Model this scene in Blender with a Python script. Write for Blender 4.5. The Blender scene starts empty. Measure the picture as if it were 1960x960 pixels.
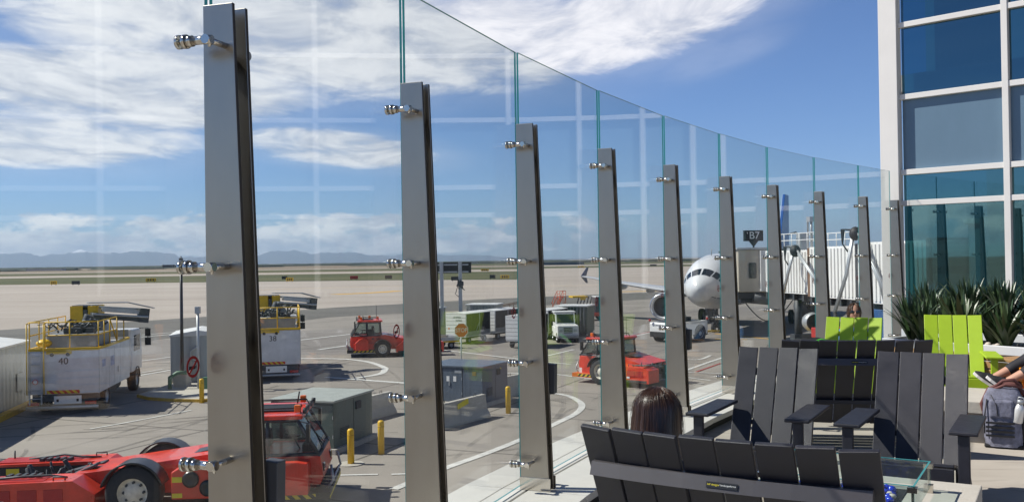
import bpy, bmesh, math, random
from mathutils import Vector, Matrix, Euler
random.seed(7)
R = math.radians
SC = bpy.context.scene
COL = SC.collection
DZ = 4.0           # deck floor above the apron
CZ = 5.6           # eye height above the apron

# ------------------------------------------------------------------ materials
def nodes_of(name):
    m = bpy.data.materials.new(name); m.use_nodes = True
    nt = m.node_tree
    return m, nt, nt.nodes['Principled BSDF']
def mat(name, col, rough=.5, metal=0, var=.12, scale=4, bump=0, bscale=60, coat=0, stretch=None, spec=.5, rvar=0):
    m, nt, b = nodes_of(name)
    b.inputs['Base Color'].default_value = (*col, 1)
    b.inputs['Roughness'].default_value = rough
    b.inputs['Metallic'].default_value = metal
    b.inputs['Coat Weight'].default_value = coat
    b.inputs['Specular IOR Level'].default_value = spec
    if var or bump:
        tc = nt.nodes.new('ShaderNodeTexCoord')
        mp = nt.nodes.new('ShaderNodeMapping')
        if stretch: mp.inputs['Scale'].default_value = stretch
        nt.links.new(tc.outputs['Object'], mp.inputs['Vector'])
    if var:
        n = nt.nodes.new('ShaderNodeTexNoise'); n.inputs['Scale'].default_value = scale
        n.inputs['Detail'].default_value = 6; n.inputs['Roughness'].default_value = .65
        nt.links.new(mp.outputs[0], n.inputs['Vector'])
        mr = nt.nodes.new('ShaderNodeMapRange')
        mr.inputs['From Min'].default_value = .25; mr.inputs['From Max'].default_value = .75
        mr.inputs['To Min'].default_value = 1 - var; mr.inputs['To Max'].default_value = 1 + var
        nt.links.new(n.outputs['Fac'], mr.inputs['Value'])
        mx = nt.nodes.new('ShaderNodeVectorMath'); mx.operation = 'SCALE'
        mx.inputs[0].default_value = col
        nt.links.new(mr.outputs[0], mx.inputs['Scale'])
        nt.links.new(mx.outputs[0], b.inputs['Base Color'])
        if rvar:
            mr2 = nt.nodes.new('ShaderNodeMapRange')
            mr2.inputs['From Min'].default_value = .3; mr2.inputs['From Max'].default_value = .7
            mr2.inputs['To Min'].default_value = rough - rvar; mr2.inputs['To Max'].default_value = rough + rvar
            nt.links.new(n.outputs['Fac'], mr2.inputs['Value']); nt.links.new(mr2.outputs[0], b.inputs['Roughness'])
    if bump:
        n2 = nt.nodes.new('ShaderNodeTexNoise'); n2.inputs['Scale'].default_value = bscale; n2.inputs['Detail'].default_value = 3
        nt.links.new(mp.outputs[0], n2.inputs['Vector'])
        bp = nt.nodes.new('ShaderNodeBump'); bp.inputs['Strength'].default_value = bump; bp.inputs['Distance'].default_value = .02
        nt.links.new(n2.outputs['Fac'], bp.inputs['Height']); nt.links.new(bp.outputs[0], b.inputs['Normal'])
    return m
def stripes(name, c1, c2, freq, direction=(1, 0, 1), rough=.5):
    m, nt, b = nodes_of(name)
    b.inputs['Roughness'].default_value = rough
    tc = nt.nodes.new('ShaderNodeTexCoord')
    d = nt.nodes.new('ShaderNodeVectorMath'); d.operation = 'DOT_PRODUCT'
    d.inputs[1].default_value = Vector(direction) * freq
    nt.links.new(tc.outputs['Object'], d.inputs[0])
    fr = nt.nodes.new('ShaderNodeMath'); fr.operation = 'FRACT'; nt.links.new(d.outputs['Value'], fr.inputs[0])
    gt = nt.nodes.new('ShaderNodeMath'); gt.operation = 'GREATER_THAN'; gt.inputs[1].default_value = .5
    nt.links.new(fr.outputs[0], gt.inputs[0])
    mx = nt.nodes.new('ShaderNodeMix'); mx.data_type = 'RGBA'
    mx.inputs[6].default_value = (*c1, 1); mx.inputs[7].default_value = (*c2, 1)
    nt.links.new(gt.outputs[0], mx.inputs[0]); nt.links.new(mx.outputs[2], b.inputs['Base Color'])
    return m
def glass(name, tint=(.965, .985, .98), ior=1.5, dust=.006, rough=0, coat=.80):
    m = bpy.data.materials.new(name); m.use_nodes = True
    nt = m.node_tree; nt.nodes.clear()
    o = nt.nodes.new('ShaderNodeOutputMaterial')
    t = nt.nodes.new('ShaderNodeBsdfTransparent'); t.inputs[0].default_value = (*tint, 1)
    g = nt.nodes.new('ShaderNodeBsdfGlossy'); g.inputs['Roughness'].default_value = rough
    f = nt.nodes.new('ShaderNodeFresnel')
    ge = nt.nodes.new('ShaderNodeNewGeometry'); ms = nt.nodes.new('ShaderNodeMapRange')   # same reflectance on both faces of the sheet
    nt.links.new(ge.outputs['Backfacing'], ms.inputs['Value']); ms.inputs['To Min'].default_value = ior; ms.inputs['To Max'].default_value = 1/ior
    nt.links.new(ms.outputs[0], f.inputs[0])
    mx = nt.nodes.new('ShaderNodeMixShader')
    cm = nt.nodes.new('ShaderNodeMath'); cm.operation = 'MULTIPLY'; cm.inputs[1].default_value = coat   # low reflection coating
    nt.links.new(f.outputs[0], cm.inputs[0]); nt.links.new(cm.outputs[0], mx.inputs[0]); nt.links.new(t.outputs[0], mx.inputs[1]); nt.links.new(g.outputs[0], mx.inputs[2])
    d = nt.nodes.new('ShaderNodeBsdfDiffuse'); d.inputs[0].default_value = (.75, .78, .8, 1)
    m2 = nt.nodes.new('ShaderNodeMixShader')
    # a thin film of dust and wiping marks
    tc = nt.nodes.new('ShaderNodeTexCoord'); n = nt.nodes.new('ShaderNodeTexNoise')
    n.inputs['Scale'].default_value = 2.5; n.inputs['Detail'].default_value = 8; n.inputs['Roughness'].default_value = .7
    nt.links.new(tc.outputs['Object'], n.inputs['Vector'])
    mr = nt.nodes.new('ShaderNodeMapRange'); mr.inputs['From Min'].default_value = .35; mr.inputs['From Max'].default_value = .8
    mr.inputs['To Min'].default_value = dust * .4; mr.inputs['To Max'].default_value = dust * 2
    nt.links.new(n.outputs['Fac'], mr.inputs['Value']); nt.links.new(mr.outputs[0], m2.inputs[0])
    nt.links.new(mx.outputs[0], m2.inputs[1]); nt.links.new(d.outputs[0], m2.inputs[2])
    nt.links.new(m2.outputs[0], o.inputs[0])
    return m

M = {}
M['steel'] = mat('brushed_steel', (.39, .355, .31), .30, 1, .09, 1.6, 0, 8, stretch=(2, 2, .8), rvar=.04)
M['chrome'] = mat('polished_steel', (.62, .58, .52), .16, 1, .05)
M['edge'] = mat('post_edge_shade', (.055, .045, .038), .5, .6, .1)  # dark base stands in for shade on the inner edge, turned from the sun
M['darkslot'] = mat('dark_gap', (.02, .018, .016), .6)
M['fixture'] = mat('fixture_grey', (.075, .075, .08), .5)
M['glass'] = glass('clear_glass')
M['glassedge'] = mat('glass_edge', (.04, .27, .28), .25, 0, .15)
M['tableglass'] = glass('guard_glass', (.90, .96, .95), 1.5, .02)
M['cabglass'] = glass('cab_glass', (.55, .62, .60), 1.5, .04)
M['charcoal'] = mat('charcoal_plastic', (.018, .018, .026), .46, 0, .30, 7, .22, 420, spec=.55, rvar=.10)
M['lime'] = mat('lime_plastic', (.36, .52, .018), .45, 0, .06, 6, .2, 420)
M['rail'] = mat('rail_grey', (.085, .078, .082), .42, .2, .08, 6)
M['orange'] = mat('orange_plastic', (.8, .27, .01), .45, 0, .06, 6, .15, 420)
M['white'] = mat('white_paint', (.78, .78, .76), .35, 0, .05, 2)
M['whitedirty'] = mat('white_body_paint', (.66, .66, .67), .4, 0, .20, 1.6, coat=.2)
M['offwhite'] = mat('offwhite_frame', (.72, .70, .66), .45, 0, .04, 2)
M['coping'] = mat('coping_stone', (.60, .58, .53), .6, 0, .06, 9, .1, 120)
M['conc'] = mat('weathered_concrete', (.40, .37, .33), .85, 0, .22, 2.2, .25, 40)
M['conclight'] = mat('cast_concrete', (.47, .44, .38), .8, 0, .12, 5, .15, 70)
M['red'] = mat('red_paint', (.68, .052, .022), .36, 0, .30, 2.6, coat=.25, rvar=.12)
M['redmat'] = mat('red_panel', (.42, .022, .016), .5, 0, .2, 3)
M['redpale'] = mat('sun_faded_red', (.66, .075, .05), .5, 0, .15, 2)
M['orangepaint'] = mat('orange_paint', (.62, .12, .02), .5, 0, .15, 3)
M['black'] = mat('black_rubber', (.018, .018, .02), .6, 0, .25, 6)
M['blackshiny'] = mat('black_plastic', (.022, .023, .026), .3, 0, .15, 3)
M['tyre'] = mat('tyre_rubber', (.028, .028, .03), .75, 0, .25, 9, .2, 60)
M['rim'] = mat('cream_rim', (.74, .69, .57), .5, 0, .25, 8)
M['grey'] = mat('grey_metal', (.25, .26, .27), .5, .3, .18, 4)
M['dgrey'] = mat('dark_machinery', (.075, .08, .085), .55, .3, .35, 8)
M['lgrey'] = mat('galvanised', (.46, .48, .49), .45, .5, .14, 5)
M['yellow'] = mat('yellow_paint', (.72, .44, .012), .45, 0, .12, 5)
M['amber'] = mat('amber_lens', (.8, .16, .01), .25)
M['redlens'] = mat('red_lens', (.45, .01, .01), .25)
M['hazard'] = stripes('hazard_stripes', (.70, .55, .03), (.015, .015, .015), 4.2)
M['chevron'] = stripes('red_yellow_stripes', (.72, .50, .02), (.55, .02, .015), 4.2)
M['boxgreen'] = mat('green_cabinet_paint', (.085, .115, .10), .45, 0, .26, 2.2, stretch=(4, 4, .6), rvar=.1)
M['boxgreentop'] = mat('chalky_cabinet_top', (.36, .38, .34), .55, 0, .3, 2.5, stretch=(1, 4, 1))
M['boxblue'] = mat('blue_grey_cabinet_paint', (.10, .125, .16), .42, 0, .24, 2.2, stretch=(4, 4, .6), rvar=.1)
M['blueface'] = mat('blue_paint', (.025, .09, .24), .4, 0, .12, 2)
M['navy'] = mat('navy_paint', (.012, .025, .08), .35)
M['tailblue'] = mat('tail_blue', (.02, .10, .36), .3, 0, .06)
M['aircraft'] = mat('aircraft_white', (.72, .73, .74), .25, 0, .05, .7, coat=.3)
M['belly'] = mat('aircraft_grey', (.48, .49, .51), .3, 0, .08, .8)
M['alu'] = mat('bare_aluminium', (.72, .72, .73), .25, .9, .06)
M['windscreen'] = mat('windscreen', (.012, .02, .03), .06, 0, 0, spec=.8)
M['darkglass'] = mat('dark_window', (.015, .022, .028), .08, 0, 0, spec=.7)
M['curtain'] = mat('dark_curtain', (.014, .016, .022), .6, 0, .3, 3, .3, 6)
M['signblack'] = mat('sign_black', (.012, .013, .016), .4)
M['signwhite'] = mat('sign_white', (.78, .78, .76), .5)
M['stopred'] = mat('stop_red', (.60, .025, .02), .4)
M['ytext'] = mat('label_yellow', (.75, .62, .03), .5)
M['corr'] = mat('corrugated_grey', (.40, .42, .42), .5, .2, .12, 1.5, stretch=(3, 3, .5))
M['roofwhite'] = mat('white_roof', (.68, .68, .66), .55, 0, .1, 2)
M['bridge'] = mat('bridge_white', (.84, .83, .80), .45, 0, .07, .8)
M['bridgecream'] = mat('bridge_cream', (.52, .47, .38), .5, 0, .08, .8)
M['brown'] = mat('rust_brown', (.20, .11, .06), .6, 0, .2, 3)
M['towergrey'] = mat('blue_grey_cladding', (.19, .22, .25), .5, .2, .08, 1)
M['towerlight'] = mat('pale_cladding', (.42, .45, .48), .5, .2, .08, 1)
M['wood'] = mat('oiled_wood', (.36, .20, .085), .55, 0, .22, 3, .2, 30, stretch=(1, 1, 14))
M['leaf'] = mat('flax_leaf', (.038, .072, .026), .38, 0, .45, 9, spec=.6)
M['leaf2'] = mat('flax_leaf_pale', (.075, .115, .045), .36, 0, .4, 9, spec=.6)
M['soil'] = mat('planter_soil', (.06, .045, .035), .9)
M['pebble'] = mat('pale_pebbles', (.52, .46, .40), .6, 0, .35, 14)
M['planter'] = mat('planter_white', (.64, .66, .68), .5, 0, .05)
M['skin'] = mat('skin', (.50, .27, .18), .5, 0, .08, 8)
M['hair'] = mat('dark_brown_hair', (.050, .021, .011), .31, 0, .22, 9, .10, 16, stretch=(9, 9, .5), spec=.6)
M['hairlight'] = mat('hair_highlight', (.12, .052, .026), .33, 0, .3, 22, spec=.6)
M['hair2'] = mat('brown_hair', (.075, .038, .02), .4, 0, .5, 20, .5, 40, spec=.5)
M['denim'] = mat('blue_shirt', (.06, .16, .34), .8, 0, .15, 12)
M['leggings'] = mat('black_leggings', (.012, .011, .016), .75, 0, .2, 20)
M['top'] = mat('dark_top', (.05, .05, .06), .8)
M['shoe'] = mat('black_shoe', (.015, .015, .017), .6, 0, .3, 40, .4, 150)
M['sole'] = mat('white_sole', (.62, .60, .58), .6)
M['pack'] = mat('heather_grey_fabric', (.17, .175, .23), .85, 0, .5, 26, .18, 90)
M['packblack'] = mat('black_fabric', (.012, .012, .014), .8, 0, .3, 30)
M['strap'] = mat('maroon_strap', (.13, .045, .04), .7)
M['bottle'] = mat('steel_bottle', (.72, .72, .70), .35, .3, .05)
M['neon'] = mat('neon_green', (.12, .75, .05), .5)
M['blueglass'] = mat('cobalt_glass', (.02, .05, .55), .08, 0, .3, 20, spec=.9)
M['paint_w'] = mat('road_paint_white', (.60, .59, .55), .75, 0, .28, 3)
M['paint_y'] = mat('road_paint_yellow', (.62, .34, .03), .75, 0, .25, 1)
M['kerbyellow'] = mat('yellow_kerb', (.55, .34, .03), .75, 0, .25, 5)
M['interior'] = mat('interior_walls', (.30, .31, .31), .8)
M['interiordark'] = mat('interior_dark', (.06, .065, .07), .8)

def tinted_glazing(name, tint, refl, r0):
    m = bpy.data.materials.new(name); m.use_nodes = True
    nt = m.node_tree; nt.nodes.clear(); N, L = nt.nodes, nt.links
    o = N.new('ShaderNodeOutputMaterial'); t = N.new('ShaderNodeBsdfTransparent'); t.inputs[0].default_value = (*tint, 1)
    g = N.new('ShaderNodeBsdfGlossy'); g.inputs['Roughness'].default_value = .015; g.inputs[0].default_value = (*refl, 1)
    lw = N.new('ShaderNodeLayerWeight'); lw.inputs[0].default_value = .35
    mr = N.new('ShaderNodeMapRange'); mr.inputs['To Min'].default_value = r0; mr.inputs['To Max'].default_value = .9; L.new(lw.outputs['Fresnel'], mr.inputs['Value'])
    # slightly wavy panes
    tc = N.new('ShaderNodeTexCoord'); n = N.new('ShaderNodeTexNoise'); n.inputs['Scale'].default_value = .8; n.inputs['Detail'].default_value = 1; L.new(tc.outputs['Object'], n.inputs['Vector'])
    bp = N.new('ShaderNodeBump'); bp.inputs['Strength'].default_value = .06; bp.inputs['Distance'].default_value = .05; L.new(n.outputs['Fac'], bp.inputs['Height']); L.new(bp.outputs[0], g.inputs['Normal'])
    mx = N.new('ShaderNodeMixShader'); L.new(mr.outputs[0], mx.inputs[0]); L.new(t.outputs[0], mx.inputs[1]); L.new(g.outputs[0], mx.inputs[2]); L.new(mx.outputs[0], o.inputs[0])
    return m
M['facade_blue'] = tinted_glazing('facade_blue_glass', (.014, .080, .14), (.36, .66, .78), .20)
M['facade_teal'] = tinted_glazing('facade_teal_glass', (.016, .075, .085), (.55, .92, .98), .17)
M['facade_blind'] = mat('drawn_blind_behind_glass', (.125, .195, .26), .16, 0, .10, .9, stretch=(1, 1, .35))

# ------------------------------------------------------------------ mesh builder
class B:
    def __init__(s): s.bm = bmesh.new(); s.i = 0; s.sm = False
    def _f(s, vs):
        try:
            f = s.bm.faces.new(vs); f.material_index = s.i; f.smooth = s.sm; return f
        except ValueError: return None
    def box(s, x0, x1, y0, y1, z0, z1, mx=None):
        c = [Vector(p) for p in ((x0,y0,z0),(x1,y0,z0),(x1,y1,z0),(x0,y1,z0),(x0,y0,z1),(x1,y0,z1),(x1,y1,z1),(x0,y1,z1))]
        if mx is not None: c = [mx @ p for p in c]
        v = [s.bm.verts.new(p) for p in c]
        for q in ((3,2,1,0),(4,5,6,7),(0,1,5,4),(1,2,6,5),(2,3,7,6),(3,0,4,7)): s._f([v[k] for k in q])
        return s
    def prism(s, poly, axis, a, b):
        def P(p, t):
            return {'y': (p[0], t, p[1]), 'x': (t, p[0], p[1]), 'z': (p[0], p[1], t)}[axis]
        A = [s.bm.verts.new(P(p, a)) for p in poly]; Bv = [s.bm.verts.new(P(p, b)) for p in poly]
        s._f(A[::-1]); s._f(Bv)
        n = len(poly)
        for k in range(n): s._f([A[k], A[(k+1) % n], Bv[(k+1) % n], Bv[k]])
        return s
    def tube(s, pts, r, n=8, caps=True, r2=None):
        pts = [Vector(p) for p in pts]; rings = []; prev = None
        N = len(pts); sm = s.sm; s.sm = True
        for k, p in enumerate(pts):
            d = (pts[min(k+1, N-1)] - pts[max(k-1, 0)]).normalized()
            u = d.orthogonal().normalized() if prev is None else (prev - d * prev.dot(d)).normalized()
            prev = u; w = d.cross(u)
            rr = r if r2 is None else r + (r2 - r) * k / max(1, N-1)
            rings.append([s.bm.verts.new(p + rr * (u * math.cos(a) + w * math.sin(a))) for a in (2*math.pi*j/n for j in range(n))])
        for k in range(N-1):
            for j in range(n): s._f([rings[k][j], rings[k][(j+1) % n], rings[k+1][(j+1) % n], rings[k+1][j]])
        s.sm = False
        if caps: s._f(rings[0][::-1]); s._f(rings[-1])
        s.sm = sm
        return s
    def lathe(s, prof, o=(0,0,0), ax='z', n=24, sm=True, cap=True):
        o = Vector(o)
        def P(r, h, a):
            c, q = r*math.cos(a), r*math.sin(a)
            return o + Vector({'z': (c, q, h), 'x': (h, c, q), 'y': (q, h, c)}[ax])
        old = s.sm; s.sm = sm; rings = []
        for r, h in prof:
            rings.append([s.bm.verts.new(P(max(r, 1e-4), h, 2*math.pi*j/n)) for j in range(n)])
        for k in range(len(rings)-1):
            for j in range(n): s._f([rings[k][j], rings[k][(j+1) % n], rings[k+1][(j+1) % n], rings[k+1][j]])
        s.sm = False
        if cap and prof[0][0] > 1e-3: s._f(rings[0][::-1])
        if cap and prof[-1][0] > 1e-3: s._f(rings[-1])
        s.sm = old
        return s
    def ell(s, c, r, n=16, m=10, mx=None):
        c = Vector(c); old = s.sm; s.sm = True; rings = []
        for k in range(m+1):
            t = math.pi*k/m
            ring = []
            for j in range(n):
                a = 2*math.pi*j/n
                p = Vector((r[0]*max(math.sin(t),1e-3)*math.cos(a), r[1]*max(math.sin(t),1e-3)*math.sin(a), -r[2]*math.cos(t)))
                if mx is not None: p = mx @ p
                ring.append(s.bm.verts.new(c+p))
            rings.append(ring)
        for k in range(m):
            for j in range(n): s._f([rings[k][j], rings[k][(j+1) % n], rings[k+1][(j+1) % n], rings[k+1][j]])
        s.sm = old
        return s
    def quad(s, *p):
        s._f([s.bm.verts.new(q) for q in p]); return s
    def grid(s, rows):
        vs = [[s.bm.verts.new(p) for p in row] for row in rows]
        for a in range(len(vs)-1):
            for b in range(len(vs[0])-1): s._f([vs[a][b], vs[a][b+1], vs[a+1][b+1], vs[a+1][b]])
        return s
    def done(s, name, mats, parent=None, bevel=0, label=None, kind=None, fix=True):
        if fix: bmesh.ops.recalc_face_normals(s.bm, faces=s.bm.faces)
        me = bpy.data.meshes.new(name); s.bm.to_mesh(me); s.bm.free()
        for m in (mats if isinstance(mats, (list, tuple)) else [mats]): me.materials.append(M[m] if isinstance(m, str) else m)
        o = bpy.data.objects.new(name, me); COL.objects.link(o)
        if parent is not None: o.parent = parent
        if bevel:
            bv = o.modifiers.new('Bevel', 'BEVEL'); bv.width = bevel; bv.segments = 2; bv.limit_method = 'ANGLE'; bv.angle_limit = R(40)
        if label: o['label'] = label
        if kind: o['kind'] = kind
        return o
def tag(o, label, cat, group=None, kind=None):
    o['label'] = label; o['category'] = cat
    if group: o['group'] = group
    if kind: o['kind'] = kind
    return o
def thing(name, label, cat, loc=(0,0,0), rz=0, group=None):
    o = bpy.data.objects.new(name, None); COL.objects.link(o); o.empty_display_size = .2
    o.location = loc; o.rotation_euler = (0, 0, R(rz))
    return tag(o, label, cat, group)
def structure(o): o['kind'] = 'structure'; return o
def copy_tree(o, parent=None):
    c = o.copy(); COL.objects.link(c)
    if parent is not None: c.parent = parent
    for ch in list(o.children): copy_tree(ch, c)
    return c
def text(name, s, size, m, parent, loc, right, up, ext=.002, align='CENTER', sx=1):
    cu = bpy.data.curves.new(name, 'FONT'); cu.body = s; cu.size = size; cu.extrude = ext
    cu.align_x = align; cu.align_y = 'CENTER'; cu.materials.append(M[m])
    o = bpy.data.objects.new(name, cu); COL.objects.link(o)
    dg = bpy.context.evaluated_depsgraph_get(); me = bpy.data.meshes.new_from_object(o.evaluated_get(dg)); bpy.data.objects.remove(o)
    o = bpy.data.objects.new(name, me); COL.objects.link(o); o.parent = parent
    x = Vector(right).normalized(); y = Vector(up).normalized(); z = x.cross(y)
    mx = Matrix((x, y, z)).transposed().to_4x4(); o.matrix_local = Matrix.Translation(loc) @ mx
    o.scale = (sx, 1, 1)
    return o

# ------------------------------------------------------------------ camera, light, sky
P_, RO = .0098, .0145
f = Vector((0, math.cos(P_), math.sin(P_))); r0 = Vector((1,0,0)); u0 = Vector((0, -math.sin(P_), math.cos(P_)))
rt = r0*math.cos(RO) - u0*math.sin(RO); up = u0*math.cos(RO) + r0*math.sin(RO)
cam = bpy.data.cameras.new('camera'); cam.sensor_width = 36; cam.lens = 1800/1960*36
cam.clip_start = .05; cam.clip_end = 200000
camo = bpy.data.objects.new('camera', cam); COL.objects.link(camo)
camo.matrix_world = Matrix.Translation((0, 0, CZ)) @ Matrix((rt, up, -f)).transposed().to_4x4()
SC.camera = camo
SUN_EL = R(47); sh = Vector((-.990, .139))
sv = Vector((sh.x*math.cos(SUN_EL), sh.y*math.cos(SUN_EL), math.sin(SUN_EL)))
sl = bpy.data.lights.new('sun', 'SUN'); sl.energy = 5.0; sl.angle = R(.53); sl.color = (1, .955, .88)
slo = bpy.data.objects.new('sun', sl); COL.objects.link(slo); slo.rotation_euler = (-sv).to_track_quat('-Z', 'Y').to_euler()
slo.location = (-20, 5, 40)

def sky():
    w = bpy.data.worlds.new('World'); SC.world = w; w.use_nodes = True
    nt = w.node_tree; N = nt.nodes; L = nt.links
    bg = N['Background']; bg.inputs['Strength'].default_value = .085
    st = N.new('ShaderNodeTexSky'); st.sky_type = 'NISHITA'; st.sun_disc = False
    st.sun_elevation = SUN_EL; st.sun_rotation = math.atan2(sh.x, sh.y)
    st.altitude = 1600; st.air_density = 1.0; st.dust_density = .6; st.ozone_density = 2.2
    def math_(op, a, b=None, c=None):
        n = N.new('ShaderNodeMath'); n.operation = op
        for k, v in enumerate((a, b, c)):
            if v is None: continue
            if isinstance(v, (int, float)): n.inputs[k].default_value = v
            else: L.new(v, n.inputs[k])
        return n.outputs[0]
    def mapr(v, a, b, c=0, d=1):
        n = N.new('ShaderNodeMapRange'); n.interpolation_type = 'SMOOTHSTEP'
        L.new(v, n.inputs['Value'])
        for k, q in zip(('From Min','From Max','To Min','To Max'), (a,b,c,d)): n.inputs[k].default_value = q
        return n.outputs[0]
    tc = N.new('ShaderNodeTexCoord'); sep = N.new('ShaderNodeSeparateXYZ'); L.new(tc.outputs['Generated'], sep.inputs[0])
    x, y, z = sep.outputs
    el = math_('DIVIDE', z, math_('SQRT', math_('ADD', math_('MULTIPLY', x, x), math_('MULTIPLY', y, y))))
    az = math_('ARCTAN2', x, y)
    def noise(vx, vy, sc, det=8, ro=.6, dist=0, off=0):
        cb = N.new('ShaderNodeCombineXYZ'); L.new(vx, cb.inputs[0]); L.new(vy, cb.inputs[1]); cb.inputs[2].default_value = off
        n = N.new('ShaderNodeTexNoise'); n.inputs['Scale'].default_value = sc; n.inputs['Detail'].default_value = det
        n.inputs['Roughness'].default_value = ro; n.inputs['Distortion'].default_value = dist
        L.new(cb.outputs[0], n.inputs['Vector']); return n.outputs['Fac']
    zz = math_('ADD', math_('MAXIMUM', el, 0), .10)
    px = math_('DIVIDE', az, zz); py = math_('DIVIDE', 1.0, zz)
    # high cloud: a broad soft sheet, streaked, and its cover over the sky
    rx = math_('ADD', math_('MULTIPLY', px, .85), math_('MULTIPLY', py, .5)); ry = math_('SUBTRACT', math_('MULTIPLY', py, .85), math_('MULTIPLY', px, .5))
    n1 = noise(math_('MULTIPLY', rx, .75), ry, .62, 10, .58, .5, 3.3)
    n2 = noise(math_('MULTIPLY', rx, 1.25), ry, 3.0, 9, .62, .45, 8.1)
    nn = math_('ADD', math_('MULTIPLY', n1, .54), math_('MULTIPLY', n2, .46))
    def ell(cx, cy, ra, rb, rot=0):
        cx, cy = math.atan((cx-980)/1800), (498-.0145*(cx-980)-cy)/1800
        ra, rb = ra/1800, rb/1800
        dx = math_('SUBTRACT', az, cx); dy = math_('SUBTRACT', el, cy)
        c, s = math.cos(rot), math.sin(rot)
        u = math_('ADD', math_('MULTIPLY', dx, c/ra), math_('MULTIPLY', dy, s/ra))
        v = math_('SUBTRACT', math_('MULTIPLY', dy, c/rb), math_('MULTIPLY', dx, s/rb))
        d = math_('SQRT', math_('ADD', math_('MULTIPLY', u, u), math_('MULTIPLY', v, v)))
        return mapr(d, 1.25, .45)
    cov = ell(600, 60, 820, 175)
    for a in ((1180, 55, 400, 110, .22), (40, 275, 430, 95), (640, 285, 260, 48, -.1), (250, 190, 430, 130)):
        cov = math_('MAXIMUM', cov, ell(*a))
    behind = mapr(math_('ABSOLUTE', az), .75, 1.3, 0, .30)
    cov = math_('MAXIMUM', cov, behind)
    wisps = ell(1390, 112, 150, 40, .3); cov = math_('MAXIMUM', cov, math_('MULTIPLY', wisps, .50))
    hi = mapr(math_('ADD', nn, math_('MULTIPLY', math_('SUBTRACT', cov, 1), .62)), .225, .53); hi = math_('MAXIMUM', hi, math_('MULTIPLY', cov, .26))
    # low cumulus row over the mountains
    n3 = noise(math_('MULTIPLY', az, 1.0), math_('MULTIPLY', el, 2.2), 17, 10, .62, .2, 1.7)
    band = math_('MULTIPLY', mapr(el, .0, .012), mapr(el, .074, .040))
    side = mapr(az, .55, -.25, .30, 1)
    lo = mapr(math_('ADD', n3, math_('MULTIPLY', math_('SUBTRACT', math_('MULTIPLY', band, side), 1), .5)), .375, .50)
    lo = math_('MULTIPLY', lo, .9)
    shade = noise(math_('MULTIPLY', az, 1.0), math_('MULTIPLY', el, 3.2), 14, 8, .6, .2, 5.2)
    def mix(fac, a, b):
        n = N.new('ShaderNodeMix'); n.data_type = 'RGBA'; L.new(fac, n.inputs[0])
        for k, v in ((6, a), (7, b)):
            if isinstance(v, tuple): n.inputs[k].default_value = (*v, 1)
            else: L.new(v, n.inputs[k])
        return n.outputs[2]
    bright = mix(mapr(n2, .35, .65), (6.6, 6.8, 7.5), (10.5, 10.3, 10.4))
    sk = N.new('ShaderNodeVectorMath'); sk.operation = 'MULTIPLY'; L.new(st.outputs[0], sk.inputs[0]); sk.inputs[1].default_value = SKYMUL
    # a polarised, deeper blue than the raw sky model
    base = mix(math_('MULTIPLY', hi, .92), sk.outputs[0], bright)
    lowc = mix(mapr(shade, .38, .62), (5.6, 6.2, 7.2), (11.5, 11.3, 11.0))
    zen = N.new('ShaderNodeVectorMath'); zen.operation = 'SCALE'; L.new(mix(lo, base, lowc), zen.inputs[0]); L.new(mapr(el, .40, 1.3, 1, .42), zen.inputs['Scale'])   # sky dimmed towards the unseen zenith to weaken the fill light
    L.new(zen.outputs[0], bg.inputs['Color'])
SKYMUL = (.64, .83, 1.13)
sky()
SC.view_settings.view_transform = 'Standard'; SC.view_settings.look = 'None'
SC.view_settings.gamma = 1; SC.view_settings.exposure = .30
SC.render.engine = 'CYCLES'
SC.cycles.use_denoising = True
SC.cycles.max_bounces = 8; SC.cycles.transparent_max_bounces = 24
SC.cycles.diffuse_bounces = 3; SC.cycles.glossy_bounces = 4; SC.cycles.transmission_bounces = 6
SC.cycles.caustics_reflective = False; SC.cycles.caustics_refractive = False
SC.cycles.sample_clamp_indirect = 8
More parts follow.
